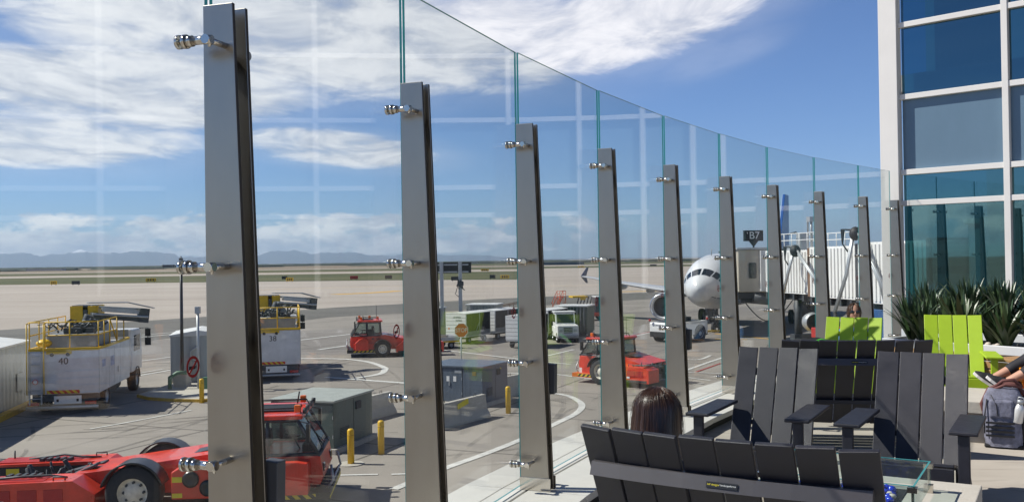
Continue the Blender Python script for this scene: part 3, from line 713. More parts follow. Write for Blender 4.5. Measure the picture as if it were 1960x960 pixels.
def tug(label, loc, rz, F, Rr, W=3.0, low=None, pale=False, wr=.60, hood=.78):
    t = thing('towing_tractor', label, 'aircraft tug', loc, rz, 'red aircraft tugs on the apron')
    red = 'red'; hw = W/2
    # central body with sloping hood
    b = B(); cl = 2.35 if F > 3 else 1.95; xb = F-cl
    b.prism([(xb+.1,1.28),(xb-.15,1.30),(min(xb-1.6,-.9),.98),(-1.5,.92),(-1.5,.45),(F-.25,.42),(F-.25,.8),(xb+.1,.8)], 'y', -hood, hood)
    b.i = 1; b.prism([(xb-.35,1.285),(xb-.75,1.21),(xb-.75,1.225),(xb-.35,1.30)], 'y', -.3, .3)
    b.i = 0
    b.done('body', [red, 'blackshiny'], t, .03)
    # side pods in front of the wheels
    for sg in (-1, 1):
        b = B(); x0, x1 = .82, F-.35
        if x1 - x0 > .5:
            y0, y1 = sorted((sg*.79, sg*(hw-.1)))
            b.prism([(x0,.42),(x1,.42),(x1,.85 if F < 3 else 1.12),(x1-.25,1.08 if F < 3 else 1.16),(x0+.25,1.16),(x0,1.02)], 'y', y0, y1)
            if low:
                b.i = 1; b.box(x0-.01, x1+.01, y0-.01, y1+.01, .36, .62)
            b.done('side_pod', [red, low or red], t, .03)
    if F > 3:   # round lamps and vents on the pod beside the wheel
        for q in ((1.25,.86),(1.62,.66)):
            b = B(); b.lathe([(.17,0),(.185,-.03),(.12,-.045),(.05,-.02),(.001,-.02)], (q[0], -hw+.1, q[1]), 'y', 20); b.done('cooling_fan', 'blackshiny', t)
        b = B(); b.box(.84,1.06,-hw+.094,-hw+.099,.80,.92).box(.84,1.06,-hw+.094,-hw+.099,.46,.56); b.done('warning_label', 'ytext', t)
    # wheels and mudguards
    for sg in (-1, 1):
        wheel(t, (0, sg*(hw-.28), wr), wr, .46 if wr > .55 else .36)
        b = B(); b.sm = True
        rows = []
        for k in range(13):
            a = R(15 + 150*k/12); rr = wr*1.15
            rows.append([(rr*math.cos(a), sg*(hw-.28)+w_, wr+rr*math.sin(a)) for w_ in (-.29, -.27, .27, .29)])
        b.grid(rows); o = b.done('mudguard', 'blackshiny', t); sd = o.modifiers.new('Solid', 'SOLIDIFY'); sd.thickness = .04
    # rear arms that hold the nose wheel, with panels and stickers
    for sg in (-1, 1):
        ya, yb = sorted((sg*(hw-.85), sg*hw))
        b = B(); b.prism([(-.78,.28),(-.78,.62),(-1.25,.93),(-Rr+.35,.90),(-Rr,.80),(-Rr,.24)], 'y', ya, yb)
        b.i = 1; b.box(-Rr+.3, -1.9, ya+.12, yb-.12, .90, .93)
        b.i = 2; b.box(-Rr+.1, -.9, (yb if sg > 0 else ya)-(.006 if sg < 0 else -.001), (yb if sg > 0 else ya)+(.006 if sg > 0 else -.001), .26, .36)
        yi = ya if sg > 0 else yb
        b.box(-Rr+.02, -1.3, min(yi, yi-sg*.008), max(yi, yi-sg*.008), .30, .84)
        b.i = 0
        o = b.done('rear_arm', [red, 'redpale' if pale else 'redmat', 'black'], t, .025)
        yo = sg*hw
        for k in range(4):
            x = -1.45 - k*(.55 if Rr > 3 else .42)
            if x-.45 < -Rr: break
            b = B(); b.box(x-.40, x, min(yo, yo+sg*.012), max(yo, yo+sg*.012), .50, .76); b.done('vent_panel', 'redmat', o)
        b = B(); b.box(-Rr+.55, -Rr+.85, yi-sg*.010-.002, yi-sg*.010+.002, .66, .80); b.done('warning_label', 'ytext', o)
        b = B(); b.box(-2.9,-2.68, yo+sg*.013-.002, yo+sg*.013+.002, .42, .54) if Rr > 3 else b.box(-1.6,-1.45,yo+sg*.013-.002,yo+sg*.013+.002,.42,.5); b.done('data_plate', 'signwhite', o)
        b = B()
        b.tube([(-Rr+.9, sg*(hw-.4), .93), (-2.4, sg*(hw-.3), 1.0), (-1.9, sg*(hw-.5), .97), (-1.5, sg*(hw-.4), .93)], .03, 6)
        b.tube([(-Rr+.5, sg*(hw-.25), .91), (-Rr+.5, sg*(hw-.25), 1.12)], .02, 6)
        b.tube([(-1.7, sg*(hw-.15), .92),(-1.7, sg*(hw-.15), 1.0),(-1.45, sg*(hw-.15), 1.0),(-1.45, sg*(hw-.15), .92)], .018, 6)
        for k in range(5): b.box(-2.2-.16*k, -2.12-.16*k, sg*(hw-.6)-.12, sg*(hw-.6)+.12, .93, .99)
        b.done('hoses_and_handles', 'dgrey', o)
    # lifting cradle between the arms
    b = B(); b.box(-1.9,-1.5,-.62,.62,.30,.70).box(-2.4,-1.9,-.5,-.2,.28,.55).box(-2.4,-1.9,.2,.5,.28,.55)
    rnd = random.Random(4)
    for k in range(16):
        x, y = rnd.uniform(-2.7,-1.55), rnd.uniform(-.6,.6)
        b.tube([(x,y,.5),(x+rnd.uniform(-.3,.3),y+rnd.uniform(-.2,.2),.9+rnd.uniform(0,.12))], rnd.uniform(.025,.06), 7)
    mx = Matrix.Translation((-1.55,-.25,.86)) @ Matrix.Rotation(R(-22), 4, 'Y'); b.box(-.5,.45,-.2,.2,-.03,.03,mx)
    mx = Matrix.Translation((-1.55,.3,.86)) @ Matrix.Rotation(R(-14), 4, 'Y'); b.box(-.5,.45,-.18,.18,-.03,.03,mx)
    b.done('lifting_cradle', 'dgrey', t, .01)
    if pale:
        b = B(); b.box(-2.3,-1.7,-1.52,-.9,.62,.66).box(-2.0,-1.4,-1.54,-1.5,.66,.92).box(-2.7,-2.2,-1.54,-1.5,.60,.74); b.done('step_plate', 'yellow', t, .01)
    # cab
    cy = 1.0 if F > 3 else .98
    c = B(); c.prism([(xb,.55),(F-.12,.55),(F-.05,.75),(F-.12,1.22),(xb,1.22)], 'y', -cy, cy)
    cab = c.done('cab', [red], t, .03)
    if low:
        b = B().box(xb+.02, F-.09, -cy-.008, cy+.008, .42, .66); b.done('white_skirt', low, cab)
    zt = 2.02 if not pale else 1.92; xt = F-.62; xw = F-.14
    b = B(); wdt = .045
    def bar(p, q, w=wdt): b.tube([p, q], w, 6)
    for sg in (-1, 1):
        y = sg*(cy-.04)
        bar((xb+.05,y,1.2),(xb+.12,y,zt)); bar((xb+cl*.45,y,1.2),(xb+cl*.45,y,zt)); bar((xw,y,1.2),(xt,y,zt)); bar((xb+.05,y,1.24),(xw,y,1.24)); bar((xb+.1,y,zt),(xt,y,zt))
    bar((xw,-cy,1.24),(xw,cy,1.24)); bar((xw,0,1.24),(xt,0,zt), .02); bar((xb+.1,-cy,zt),(xb+.1,cy,zt)); bar((xb+.05,-cy,1.24),(xb+.05,cy,1.24))
    b.done('cab_frame', 'dgrey', cab)
    def pane(*p):
        q = B(); q.quad(*p); q.done('window', 'cabglass', cab)
    for sg in (-1, 1):
        y = sg*(cy-.05)
        pane((xb+.06,y,1.24),(xb+cl*.45,y,1.24),(xb+cl*.45,y,zt),(xb+.12,y,zt)); pane((xb+cl*.45,y,1.24),(xw,y,1.24),(xt,y,zt),(xb+cl*.45,y,zt))
    pane((xw,-cy,1.24),(xw,cy,1.24),(xt,cy,zt),(xt,-cy,zt)); pane((xb+.06,-cy,1.24),(xb+.06,cy,1.24),(xb+.12,cy,zt),(xb+.12,-cy,zt))
    b = B(); b.box(xb+.5,xb+.95,-.35,.15,1.0,1.15).box(xb+.45,xb+.6,-.35,.15,1.15,1.75).box(xw-.45,xw-.2,-.5,.3,1.1,1.38).tube([(xw-.55,-.1,1.2),(xw-.7,-.1,1.5)],.02,6).lathe([(.16,0),(.18,.02),(.16,.03)],(xw-.72,-.1,1.5),'z',14).box(xb+.45,xb+.9,.3,.7,1.0,1.6)
    b.done('seat_and_console', 'black', cab, .01)
    b = B(); b.box(xb-.02, xt+.12, -cy-.04, cy+.04, zt+.03, zt+.13); rf = b.done('roof', red, cab, .03)
    b = B(); b.box(xb+.5,xt-.1,-.5,.5,zt+.132,zt+.17)
    for y in (-.7,.7): b.tube([(xb+.2,y,zt+.13),(xb+.25,y,zt+.24),(xt,y,zt+.24),(xt+.05,y,zt+.13)], .02, 6)
    for y in (-.8,-.3,.3,.8): b.tube([(xt+.1,y,zt+.2),(xt+.19,y,zt+.19)], .07, 10)
    for y in (-.6,.55): b.tube([(xb+.3,y,zt+.13),(xb+.3,y,zt+1.0)], .010, 5)
    b.tube([(xt-.25,cy-.15,zt+.13),(xt-.2,cy-.15,zt+.42)], .02, 6)
    b.done('roof_rack', 'black', rf)
    for q in ((xb+.7,-.62),(xt-.02,-.78),(xt-.1,.8),(xb+.25,.5)):
        b = B(); b.box(q[0]-.07,q[0]+.07,q[1]-.07,q[1]+.07,zt+.16,zt+.33); b.done('beacon', 'amber', rf, .02)
    # mirrors, headlamps, bumper
    for sg in (-1, 1):
        b = B(); b.tube([(xt,sg*cy,zt),(xt+.28,sg*(cy+.16),zt-.05)], .018, 6).box(xt+.22,xt+.30,sg*(cy+.16)-.09,sg*(cy+.16)+.09,zt-.45,zt-.05); b.done('mirror', 'blackshiny', cab, .01)
        b = B().box(F-.10, F-.04, sg*.72-.11, sg*.72+.11, .82, 1.0); b.done('headlight', 'windscreen', cab, .02)
        b = B(); b.tube([(xw+.05,sg*.6,1.26),(xw-.12,sg*.45,1.6)], .012, 5); b.done('wiper', 'black', cab)
        b = B(); yy = sg*(cy+.003)
        b.box(xb+1.04,xb+1.055,min(yy,yy+sg*.004),max(yy,yy+sg*.004),.58,1.2); b.box(xb+.2,xb+.36,min(yy,yy+sg*.03),max(yy,yy+sg*.03),1.04,1.09); b.box(xb+.5,xb+.62,min(yy,yy+sg*.02),max(yy,yy+sg*.02),1.02,1.1)
        b.done('door_handle', 'black', cab)
        b = B().box(F-.75,F-.42,yy-.002,yy+.002,.62,.74); b.done('warning_label', 'ytext', cab)
    b = B(); b.box(xb-.1, F+.12, -hw+.25, hw-.25, .26, .44); b.i = 1
    b.box(xb-.1, F-.2, -hw+.244, -hw+.25, .30, .41); b.box(xb-.1, F-.2, hw-.25, hw-.244, .30, .41); b.box(F+.12, F+.126, -hw+.25, hw-.25, .29, .42)
    b.done('bumper', ['black' if not pale else 'orangepaint', 'hazard'], t, .015)
    b = B()
    for sg in (-1,1): b.tube([(F+.02,sg*.9,.44),(F+.16,sg*.9,.62),(F+.1,sg*.75,.95)], .03, 8)
    b.tube([(F+.14,-.9,.6),(F+.14,.9,.6)], .025, 8)
    b.done('bull_bar', 'lgrey', t)
    return t
tug('long red towbarless tug with black wheels and glass cab nearest the deck', (-8.55, 22.15, 0), 5, 4.15, 4.1)
tug('red tug with glass cab facing left, between the second and third posts in view', (-7.95, 56.9, 0), 190, 1.95, 3.6, wr=.48, hood=1.16)
tug('red tug with white skirt and open yellow steps behind the fourth post in view', (4.75, 42.9, 0), 140, 1.55, 2.55, low='white', pale=True, hood=1.0)

def deicer(label, num, loc, rz):
    t = thing('service_truck', label, 'truck', loc, rz, 'white numbered service trucks with yellow roof rails')
    w = 1.26
    b = B(); b.box(-w, w, 0, 3.4, .78, 2.42).box(-w, w, 3.42, 5.1, .78, 2.42)
    body = b.done('box_body', 'whitedirty', t, .02)
    b = B()
    for x in (-w, w):
        b.box(x-.012, x+.012, -.012, .012, .78, 2.42)
    for y in (1.5, 2.4): b.box(w-.002, w+.006, y, y+.025, .85, 2.38)
    b.box(w, w+.02, 2.95, 3.05, 1.25, 1.5)
    b.done('panel_trim', 'lgrey', body)
    text('fleet_number', num, .36, 'signblack', body, (-.02, -.005, 2.02), (1,0,0), (0,0,1))
    b = B().box(-.62, .55, -.006, -.001, .80, .93); b.done('reflective_stripe', 'chevron', body)
    b = B(); b.box(-.62,.28,-.05,.1,2.30,2.41); b.i = 1; b.tube([(-.42,-.06,2.28),(-.42,.0,2.28)], .07, 12).tube([(.15,-.06,2.28),(.15,.0,2.28)], .07, 12)
    b.done('roof_lamp_bracket', ['yellow', 'blackshiny'], body)
    for q in ((w+.001, .45, .5), (w+.001, 1.75, .62)):
        b = B().box(q[0], q[0]+.004, q[1], q[1]+q[2], 1.72 if q[1] < 1 else 1.62, 2.0); b.done('blue_lettering_panel', mat('faded_blue_decal', (.30,.38,.55), .5, 0, .5, 6), body)
    # chassis, bumper, lamps
    b = B(); b.box(-.45,.45,-.05,8.2,.50,.78).box(-w+.1,w-.1,.1,.5,.50,.77).box(-1.0,-.2,2.0,3.3,.4,.76).box(.55,1.1,2.2,3.4,.42,.76)
    b.tube([(.75,3.5,.62),(.75,4.6,.62)], .26, 14)
    b.done('chassis', 'dgrey', t, .01)
    b = B(); b.box(-.35,.62,-.06,.0,.42,.72); b.i = 1; b.box(-.26,-.18,-.07,-.05,.5,.6).box(.45,.53,-.07,-.05,.5,.6); b.done('licence_panel', ['signwhite', 'black'], t)
    b = B().tube([(-w-.05,-.12,.30),(w-.02,-.12,.30)], .055, 8); b.done('bumper', 'lgrey', t)
    for x in (-1.08, .95):
        b = B().box(x-.2, x+.2, -.07, 0, .38, .50); b.done('tail_light', 'redlens', t, .01)
    # ladder
    b = B()
    for x in (-1.20, -.78): b.box(x-.025, x+.025, -.10, -.05, .42, 2.42)
    for k in range(6): b.box(-1.2, -.78, -.095, -.055, .62+.32*k, .66+.32*k)
    ld = b.done('ladder', 'lgrey', t)
    b = B(); b.lathe([(.10,0),(.10,.01)], (-.99,-.108,1.28), 'y', 20); b.i = 1; b.lathe([(.075,-.002),(.075,.004)], (-.99,-.108,1.28), 'y', 20); b.done('warning_disc', ['stopred', 'signwhite'], ld)
    b = B()
    for x in (-1.28, -.68): b.tube([(x,-.12,.8),(x,-.12,3.45)], .025, 6)
    b.tube([(-1.28,-.12,3.45),(-1.28,.25,3.5)], .025, 6); b.tube([(-.68,-.12,3.45),(-.68,.25,3.5)], .025, 6)
    b.done('ladder_rail', 'yellow', t)
    # yellow platform edge and railing
    b = B(); z0, z1, z2 = 2.5, 3.0, 3.5
    b.box(-w, w, -.02, .10, 2.42, 2.52).box(w-.08, w+.01, .1, 5.1, 2.42, 2.52).box(-w-.01, -w+.08, .1, 5.1, 2.42, 2.52)
    P = [(-w+.03,.05),(-w+.03,1.2),(-w+.03,2.4),(-w+.03,3.6),(-w+.03,4.7)]; Q = [(-.68,.05),(0.2,.05),(w-.03,.05),(w-.03,.9),(w-.03,1.8),(w-.03,3.0),(w-.03,4.2)]
    for x, y in P+Q: b.tube([(x,y,z0),(x,y,z2)], .026, 6)
    for z in (z1, z2):
        b.tube([(x,y,z) for x,y in P], .024, 6); b.tube([(x,y,z) for x,y in Q[:3]+Q[3:6]], .024, 6)
    b.tube([(-w+.03,.05,z2),(-.68,.05,z2)], .022, 6)
    b.tube([(w-.03,1.8,z2),(w-.03,3.0,z0)], .03, 6)
    b.done('roof_railing', 'yellow', t)
    # tank, pump gear and the folded boom
    b = B(); b.box(-.75,1.05,.5,2.6,2.45,2.98).tube([(.2,2.7,2.9),(.2,4.2,2.9)], .55, 16)
    b.done('tank', 'grey', t, .03)
    b = B(); rnd = random.Random(int(num))
    for k in range(34):
        p = Vector((rnd.uniform(-.8,1.0), rnd.uniform(.7,3.4), rnd.uniform(2.95,3.25))); q = p + Vector((rnd.uniform(-.45,.45), rnd.uniform(-.5,.5), rnd.uniform(-.1,.35)))
        b.tube([p, (p+q)/2+Vector((0,0,.08)), q], rnd.uniform(.018,.05), 6)
    for k in range(9):
        x, y = rnd.uniform(-.7,.8), rnd.uniform(.8,3.2); s_ = rnd.uniform(.08,.2); b.box(x-s_,x+s_,y-s_,y+s_,2.95,3.05+s_)
    b.done('pump_gear', 'dgrey', t)
    b = B(); b.box(-.35,.35,2.6,3.1,3.0,3.3); b.tube([(0,2.9,3.1),(.2,2.9,3.6)], .2, 10)
    mx = Matrix.Translation((1.0,3.9,3.5)) @ Matrix.Rotation(R(-62), 4, 'Z') @ Matrix.Rotation(R(-7), 4, 'X')
    b.box(-.16,.16,-1.0,1.2,-.18,.06,mx); b.box(-.2,.2,.9,1.3,-.2,.4,mx); b.i = 1; b.box(-.12,.12,-.6,1.25,.14,.30,mx)
    b.tube([mx @ Vector((-.22,-1.0,.3)), mx @ Vector((-.22,1.25,.36))], .05, 8).tube([mx @ Vector((.22,-1.0,.0)), mx @ Vector((.22,1.25,.05))], .05, 8)
    for k in range(5): b.tube([mx @ Vector((-.15+.08*k,-1.2,.45)), mx @ Vector((-.15+.08*k,.4,.6)), mx @ Vector((-.1+.06*k,1.5,.45))], .025, 6)
    b.done('folded_boom', ['dgrey', 'lgrey'], t, .01)
    b = B(); bx0, bx1, by0, by1 = -.75, .35, 3.6, 4.7
    b.box(bx0,bx1,by0,by1,2.95,3.02)
    b.box(bx0,bx0+.05,by0,by1,3.0,3.95).box(bx1-.05,bx1,by0,by1,3.0,3.95).box(bx0+.05,bx1-.05,by1-.05,by1,3.0,3.95).box(bx0+.05,bx0+.5,by0,by0+.05,3.0,3.95).box(bx0+.7,bx1-.05,by0,by0+.05,3.3,3.95)
    b.i = 1; b.box(bx0+.05,bx1-.05,by0+.05,by1-.05,3.90,3.97); b.box(bx0+.52,bx0+.68,by0+.0,by0+.06,3.1,3.8)
    b.done('operator_basket', ['yellow', 'dgrey'], t, .01)
    b = B(); b.ell((-.85,.55,2.68), (.3,.3,.16), 14, 8); b.done('warning_dome', 'yellow', t)
    # cab
    b = B(); b.prism([(5.6,.9),(7.75,.9),(7.8,1.7),(7.45,2.75),(5.6,2.8)], 'x', -w+.03, w-.03); cb = b.done('cab', 'whitedirty', t, .05)
    for sg in (-1, 1):
        b = B().box(min(sg*(w-.03),sg*(w-.02)), max(sg*(w-.03),sg*(w-.02)), 6.1, 7.3, 1.8, 2.5); b.done('window', 'darkglass', cb)
        b = B(); b.tube([(sg*(w-.05),7.3,2.75),(sg*(w+.3),7.45,2.75),(sg*(w+.3),7.45,2.0)], .02, 6).box(sg*(w+.3)-.12,sg*(w+.3)+.12,7.4,7.5,2.35,2.72).box(sg*(w+.3)-.13,sg*(w+.3)+.13,7.4,7.5,1.95,2.3); b.done('mirror', 'blackshiny', cb, .01)
    b = B().box(-w+.15, w-.15, 5.59, 5.60, 2.5, 2.8); b.done('cab_back_panel', 'grey', cb)
    for y in (1.3, 6.7):
        for sg in (-1, 1): wheel(t, (sg*(w-.2), y, .50), .50, .34, 'x', 'lgrey')
    for sg in (-1, 1):
        b = B(); b.sm = True
        b.grid([[(sg*(w-.2)+q, 6.7+.58*math.cos(R(a)), .5+.58*math.sin(R(a))) for q in (-.2,.2)] for a in range(5, 180, 14)]); o = b.done('mudguard', 'black', t)
        sd = o.modifiers.new('Solid', 'SOLIDIFY'); sd.thickness = .03
    return t
deicer('white service truck numbered 40 with yellow roof railing and ladder', '40', (-17.05, 35.7, 0), 10)
deicer('white service truck numbered 38 half hidden by the tallest post', '38', (-11.45, 44.9, 0), 14)

# ---------------------------------------------------------------- baggage carts, tractors and other ramp equipment
def cart(label, loc, rz, lettering=True, open_=True):
    t = thing('baggage_cart', label, 'baggage cart', loc, rz, 'white baggage carts with dark curtains')
    L_, w, z0, z1 = 3.3, .78, .55, 2.02      # long axis y, tow end at y=0
    b = B(); b.box(-w, w, 0, L_, z0-.08, z0).box(-w-.02, w+.02, -.02, L_+.02, z1, z1+.05); b.prism([(-w,z1+.05),(w,z1+.05),(0,z1+.13)], 'y', 0, L_)
    b.done('deck_and_roof', 'roofwhite', t, .01)
    b = B()
    for k in range(6): b.box(-w, w, -.012+.0, .012, z0+.02+.245*k, z0+.235+.245*k)
    b.i = 1; b.box(-w,w,.014,.02,z0,z1)
    e = b.done('end_panel', ['white', 'grey'], t, .004)
    if lettering:
        text('lettering', 'UNITED', .17, 'navy', e, (.1, -.016, z1-.22), (1,0,0), (0,0,1)); text('lettering', 'EXPRESS', .13, 'navy', e, (.25, -.016, z1-.42), (1,0,0), (0,0,1))
        for x in (-.55, .55):
            b = B().box(x-.05, x+.05, -.018, -.012, 1.0, 1.1); b.done('reflector', 'amber', e)
    b = B().box(-w, w, L_-.02, L_, z0, z1); b.done('end_panel', 'white', t)
    for sg in (-1, 1):
        x = sg*w; b = B()
        y0 = .06
        rows = []
        for z in (z0+.28, z1):
            rows.append([(x+sg*.02*math.sin(k*1.7), y0+(L_-.12)*k/60, z) for k in range(61)])
        b.grid(rows); o = b.done('side_curtain', 'curtain', t); o.modifiers.new('Solid', 'SOLIDIFY').thickness = .01
        b = B().box(x-.02, x+.02, .02, L_-.02, z0, z0+.30); b.done('side_board', 'grey', t)
        b = B()
        for y in (.03, L_*.55, L_-.03): b.box(x-.03, x+.03, y-.03, y+.03, z0, z1)
        b.tube([(x+sg*.04,L_*.4,z0+.3),(x+sg*.04,L_*.52,z0+.85)], .025, 6)
        b.done('side_frame', 'lgrey', t)
    for y in (.6, 2.7):
        for sg in (-1, 1): wheel(t, (sg*.62, y, .24), .24, .16, 'x', 'lgrey')
    b = B(); b.tube([(0,0,.42),(0,-1.1,.36)], .04, 6).box(-.5,.5,.4,2.9,.34,.46); b.done('drawbar', 'dgrey', t)
    return t
cart('white baggage cart with lettered end panel behind the red stop sign', (-3.85, 63.4, 0), -28)
cart('second baggage cart with closed dark curtain, behind the lettered cart', (-1.95, 66.7, 0), -30, False)
cart('third baggage cart with slatted white end beside the third post in view', (.25, 59.6, 0), -24, False)
cart('fourth baggage cart with blue roof edge just right of the third post in view', (1.75, 66.0, 0), -28, False)
def flat_cart(label, loc, rz):
    t = thing('container_dolly', label, 'dolly', loc, rz)
    b = B().box(-.9,.9,-1.6,1.6,.42,.52); b.i = 1
    for k in range(7): b.tube([(-.85,-1.4+.46*k,.55),(.85,-1.4+.46*k,.55)], .04, 8)
    b.done('deck', ['yellow', 'lgrey'], t)
    b = B()
    for x in (-.85,.85): b.box(x-.04,x+.04,-1.6,1.6,.52,.75)
    b.done('side_rail', 'lgrey', t)
    for y in (-1.1, 1.1):
        for sg in (-1, 1): wheel(t, (sg*.7, y, .22), .22, .14, 'x', 'lgrey')
    b = B().tube([(0,-1.6,.4),(0,-2.5,.35)], .035, 6); b.done('drawbar', 'dgrey', t)
flat_cart('low container dolly with yellow deck in front of the lettered baggage cart', (-5.3, 60.5, 0), -62)
def container(label, loc, rz, m, roof):
    t = thing('ramp_container', label, 'container', loc, rz)
    b = B().box(-1.2,1.2,-1,1,.3,2.15); b.i = 1
    for k in range(9): b.box(-1.15+.26*k,-1.09+.26*k,-1.03,-1,.35,2.1)
    b.done('wall', [m, 'grey'], t, .01)
    B().box(-1.27,1.27,-1.07,1.07,2.15,2.24).done('roof', roof, t, .01)
    b = B().box(-1.1,1.1,-.9,.9,.0,.28); b.done('skid', 'dgrey', t)
container('pale container with white top left of the lettered baggage cart', (-6.4, 69.0, 0), -14, mat('container_pale', (.30,.34,.27), .5), 'roofwhite')
container('white slatted container behind the lettered baggage cart', (-2.2, 73.8, 0), -14, mat('container_white', (.36,.38,.34), .5), 'roofwhite')
container('large dark container with white roof behind the white baggage tractor', (4.6, 69.6, 0), -20, mat('container_dark', (.06,.085,.06), .5), 'roofwhite')
def conveyor():
    t = thing('belt_loader', 'raised belt loader with dark side rails behind the baggage carts', 'belt loader', (.3, 76.5, 0), 20)
    mx = Matrix.Rotation(R(-9), 4, 'Y')
    b = B(); b.box(-4.2,2.6,-.45,.45,1.35,1.5,mx); b.done('belt', 'black', t)
    b = B()
    for y in (-.5,.5):
        b.tube([mx @ Vector((-4.2,y,1.5)), mx @ Vector((2.6,y,1.5))], .05, 6); b.tube([mx @ Vector((-4.2,y,2.1)), mx @ Vector((2.6,y,2.1))], .035, 6)
        for k in range(6): b.tube([mx @ Vector((-4.2+1.36*k,y,1.5)), mx @ Vector((-4.2+1.36*k,y,2.1))], .025, 6)
    b.done('side_rail', 'brown', t)
    b = B().box(-3,1.4,-.8,.8,.45,1.0).box(.2,1.4,-.8,.1,1.0,1.6); b.done('body', 'white', t, .03)
    for x in (-2.2, .8):
        for sg in (-1, 1): wheel(t, (x, sg*.72, .34), .34, .22)
conveyor()
def tractor(label, loc, rz):
    t = thing('baggage_tractor', label, 'tractor', loc, rz)
    b = B(); b.prism([(-1.5,.35),(1.35,.35),(1.4,.6),(1.35,1.15),(.3,1.2),(.25,1.0),(-1.5,1.0)], 'y', -.72, .72); b.done('body', 'white', t, .04)
    b = B(); b.prism([(-.95,1.0),(.3,1.0),(.32,1.25),(.1,1.95),(-.95,1.95)], 'y', -.68, .68); c = b.done('cab', 'white', t, .03)
    B().box(-1.02,.2,-.74,.74,1.96,2.04).done('roof', 'roofwhite', c, .02)
    q = B(); q.quad((.325,-.58,1.26),(.325,.58,1.26),(.13,.58,1.86),(.13,-.58,1.86)); q.done('windshield', 'darkglass', c)
    for sg in (-1, 1):
        q = B(); y = sg*.687; q.quad((-.85,y,1.3),(.18,y,1.3),(.02,y,1.86),(-.85,y,1.86)); q.done('window', 'darkglass', c)
        B().box(1.36,1.43,sg*.5-.12,sg*.5+.12,.75,.92).done('headlight', 'lgrey', t, .02)
    b = B()
    for k in range(4): b.box(1.37,1.41,-.3,.3,.66+.1*k,.71+.1*k)
    b.done('grille', 'black', t)
    B().box(1.38,1.55,-.7,.7,.32,.5).done('bumper', 'grey', t, .02)
    for x in (-.9, .95):
        for sg in (-1, 1): wheel(t, (x, sg*.62, .34), .34, .22, 'y', 'lgrey')
tractor('white baggage tractor with dark windshield facing the deck, right of the third post', (3.55, 64.6, 0), -84)
def stairs():
    t = thing('maintenance_stairs', 'orange red mobile stairs with railings far out between the third and fourth posts', 'stairs', (4.9, 101.5, 0), 200)
    t.scale = (.62, .62, .62)
    b = B()
    for k in range(9): b.box(-.5,.5,-1.8+.3*k,-1.5+.3*k,.35+.26*k,.40+.26*k)
    b.box(-.6,.6,.9,2.1,2.6,2.68)
    for x in (-.55,.55):
        b.tube([(x,-1.8,.4),(x,.9,2.65)], .06, 6)
        b.tube([(x,-1.8,1.3),(x,.9,3.6),(x,2.1,3.6),(x,2.1,.4)], .05, 6)
        b.tube([(x,-1.2,.8),(x,-1.2,1.8)], .04, 6); b.tube([(x,-.2,1.6),(x,-.2,2.65)], .04, 6); b.tube([(x,.9,.4),(x,.9,3.6)], .05, 6); b.tube([(x,.9,.4),(x,2.1,2.6)], .05, 6); b.tube([(x,.9,3.1),(x,2.1,3.1)], .04, 6)
    b.tube([(-.55,2.1,3.6),(.55,2.1,3.6)], .05, 6)
    b.done('frame', mat('orange_red_steel', (.58,.09,.03), .5), t)
    B().box(-.7,.7,-1.6,2.1,.2,.4).done('chassis', 'dgrey', t)
    for y in (-1.2, 1.8):
        for sg in (-1, 1): wheel(t, (sg*.7, y, .25), .25, .15, 'x', 'lgrey')
stairs()
def loader():
    t = thing('cargo_loader', 'grey cargo loader with red chassis parked right of the white baggage tractor', 'loader', (7.0, 86.5, 0), 8)
    b = B().box(-1.6,1.6,-.9,.9,.4,.75); b.done('chassis', 'red', t, .03)
    b = B(); b.box(.5,1.5,-.8,.8,.75,2.1).box(-1.5,-.4,-.8,.2,.75,1.5)
    for k in range(5): b.tube([(-1.5+.3*k,-.85,.75),(-1.1+.3*k,-.85,2.2)], .05, 6)
    b.done('lift_frame', 'dgrey', t)
    b = B().box(-1.7,-.3,-.9,.9,2.1,2.25).box(-1.0,-.5,-.95,-.9,1.9,2.2); b.i = 1; b.box(.45,1.55,-.85,.85,2.1,2.2); b.done('platform', ['yellow', 'roofwhite'], t)
    for x in (-1.1, 1.1):
        for sg in (-1, 1): wheel(t, (x, sg*.8, .34), .34, .22)
loader()
def pushback():
    t = thing('pushback_tractor', 'low white pushback tractor under the aircraft nose, behind the fifth post in view', 'aircraft tug', (11.2, 63.6, 0), 40)
    L_, w = 1.75, 1.05
    b = B(); b.prism([(-L_,.45),(L_-.1,.45),(L_,.6),(L_,1.25),(L_-.1,1.35),(-L_+.05,1.30),(-L_,1.2)], 'y', -w, w); b.i = 1; b.box(-L_+.3,L_-.5,-w+.15,w-.15,1.352,1.372)
    b.done('body', ['white', 'blackshiny'], t, .05)
    for x in (-.85, .95):
        for sg in (-1, 1):
            wheel(t, (x, sg*(w-.1), .5), .5, .34, 'y', 'lgrey')
            B().lathe([(.60,-.012),(.60,.012)], (x, sg*(w-.002), .52), 'y', 24).done('wheel_arch', 'black', t)
    b = B().box(L_-.02,L_+.12,-w+.1,w-.1,.35,.7).box(-L_-.12,-L_+.02,-w+.1,w-.1,.35,.7); b.done('bumper', 'black', t, .02)
    text('lettering', 'UNITED', .16, 'navy', t, (-L_-.004,.3,1.12), (0,-1,0), (0,0,1))
    for q in ((-1.9,.9),(1.9,-.9)): B().lathe([(.08,1.37),(.08,1.5),(.03,1.53)], (q[0],q[1],0), 'z', 12).done('beacon', 'redlens', t)
    b = B(); b.box(.2,.7,-.5,.5,1.37,1.62).tube([(.9,0,1.37),(.75,0,1.7)],.02,6); b.done('seat', 'black', t, .03)
    b = B().tube([(L_+.1,0,.5),(L_+2.6,0,.42)], .07, 8); b.done('tow_bar', 'yellow', t)
pushback()
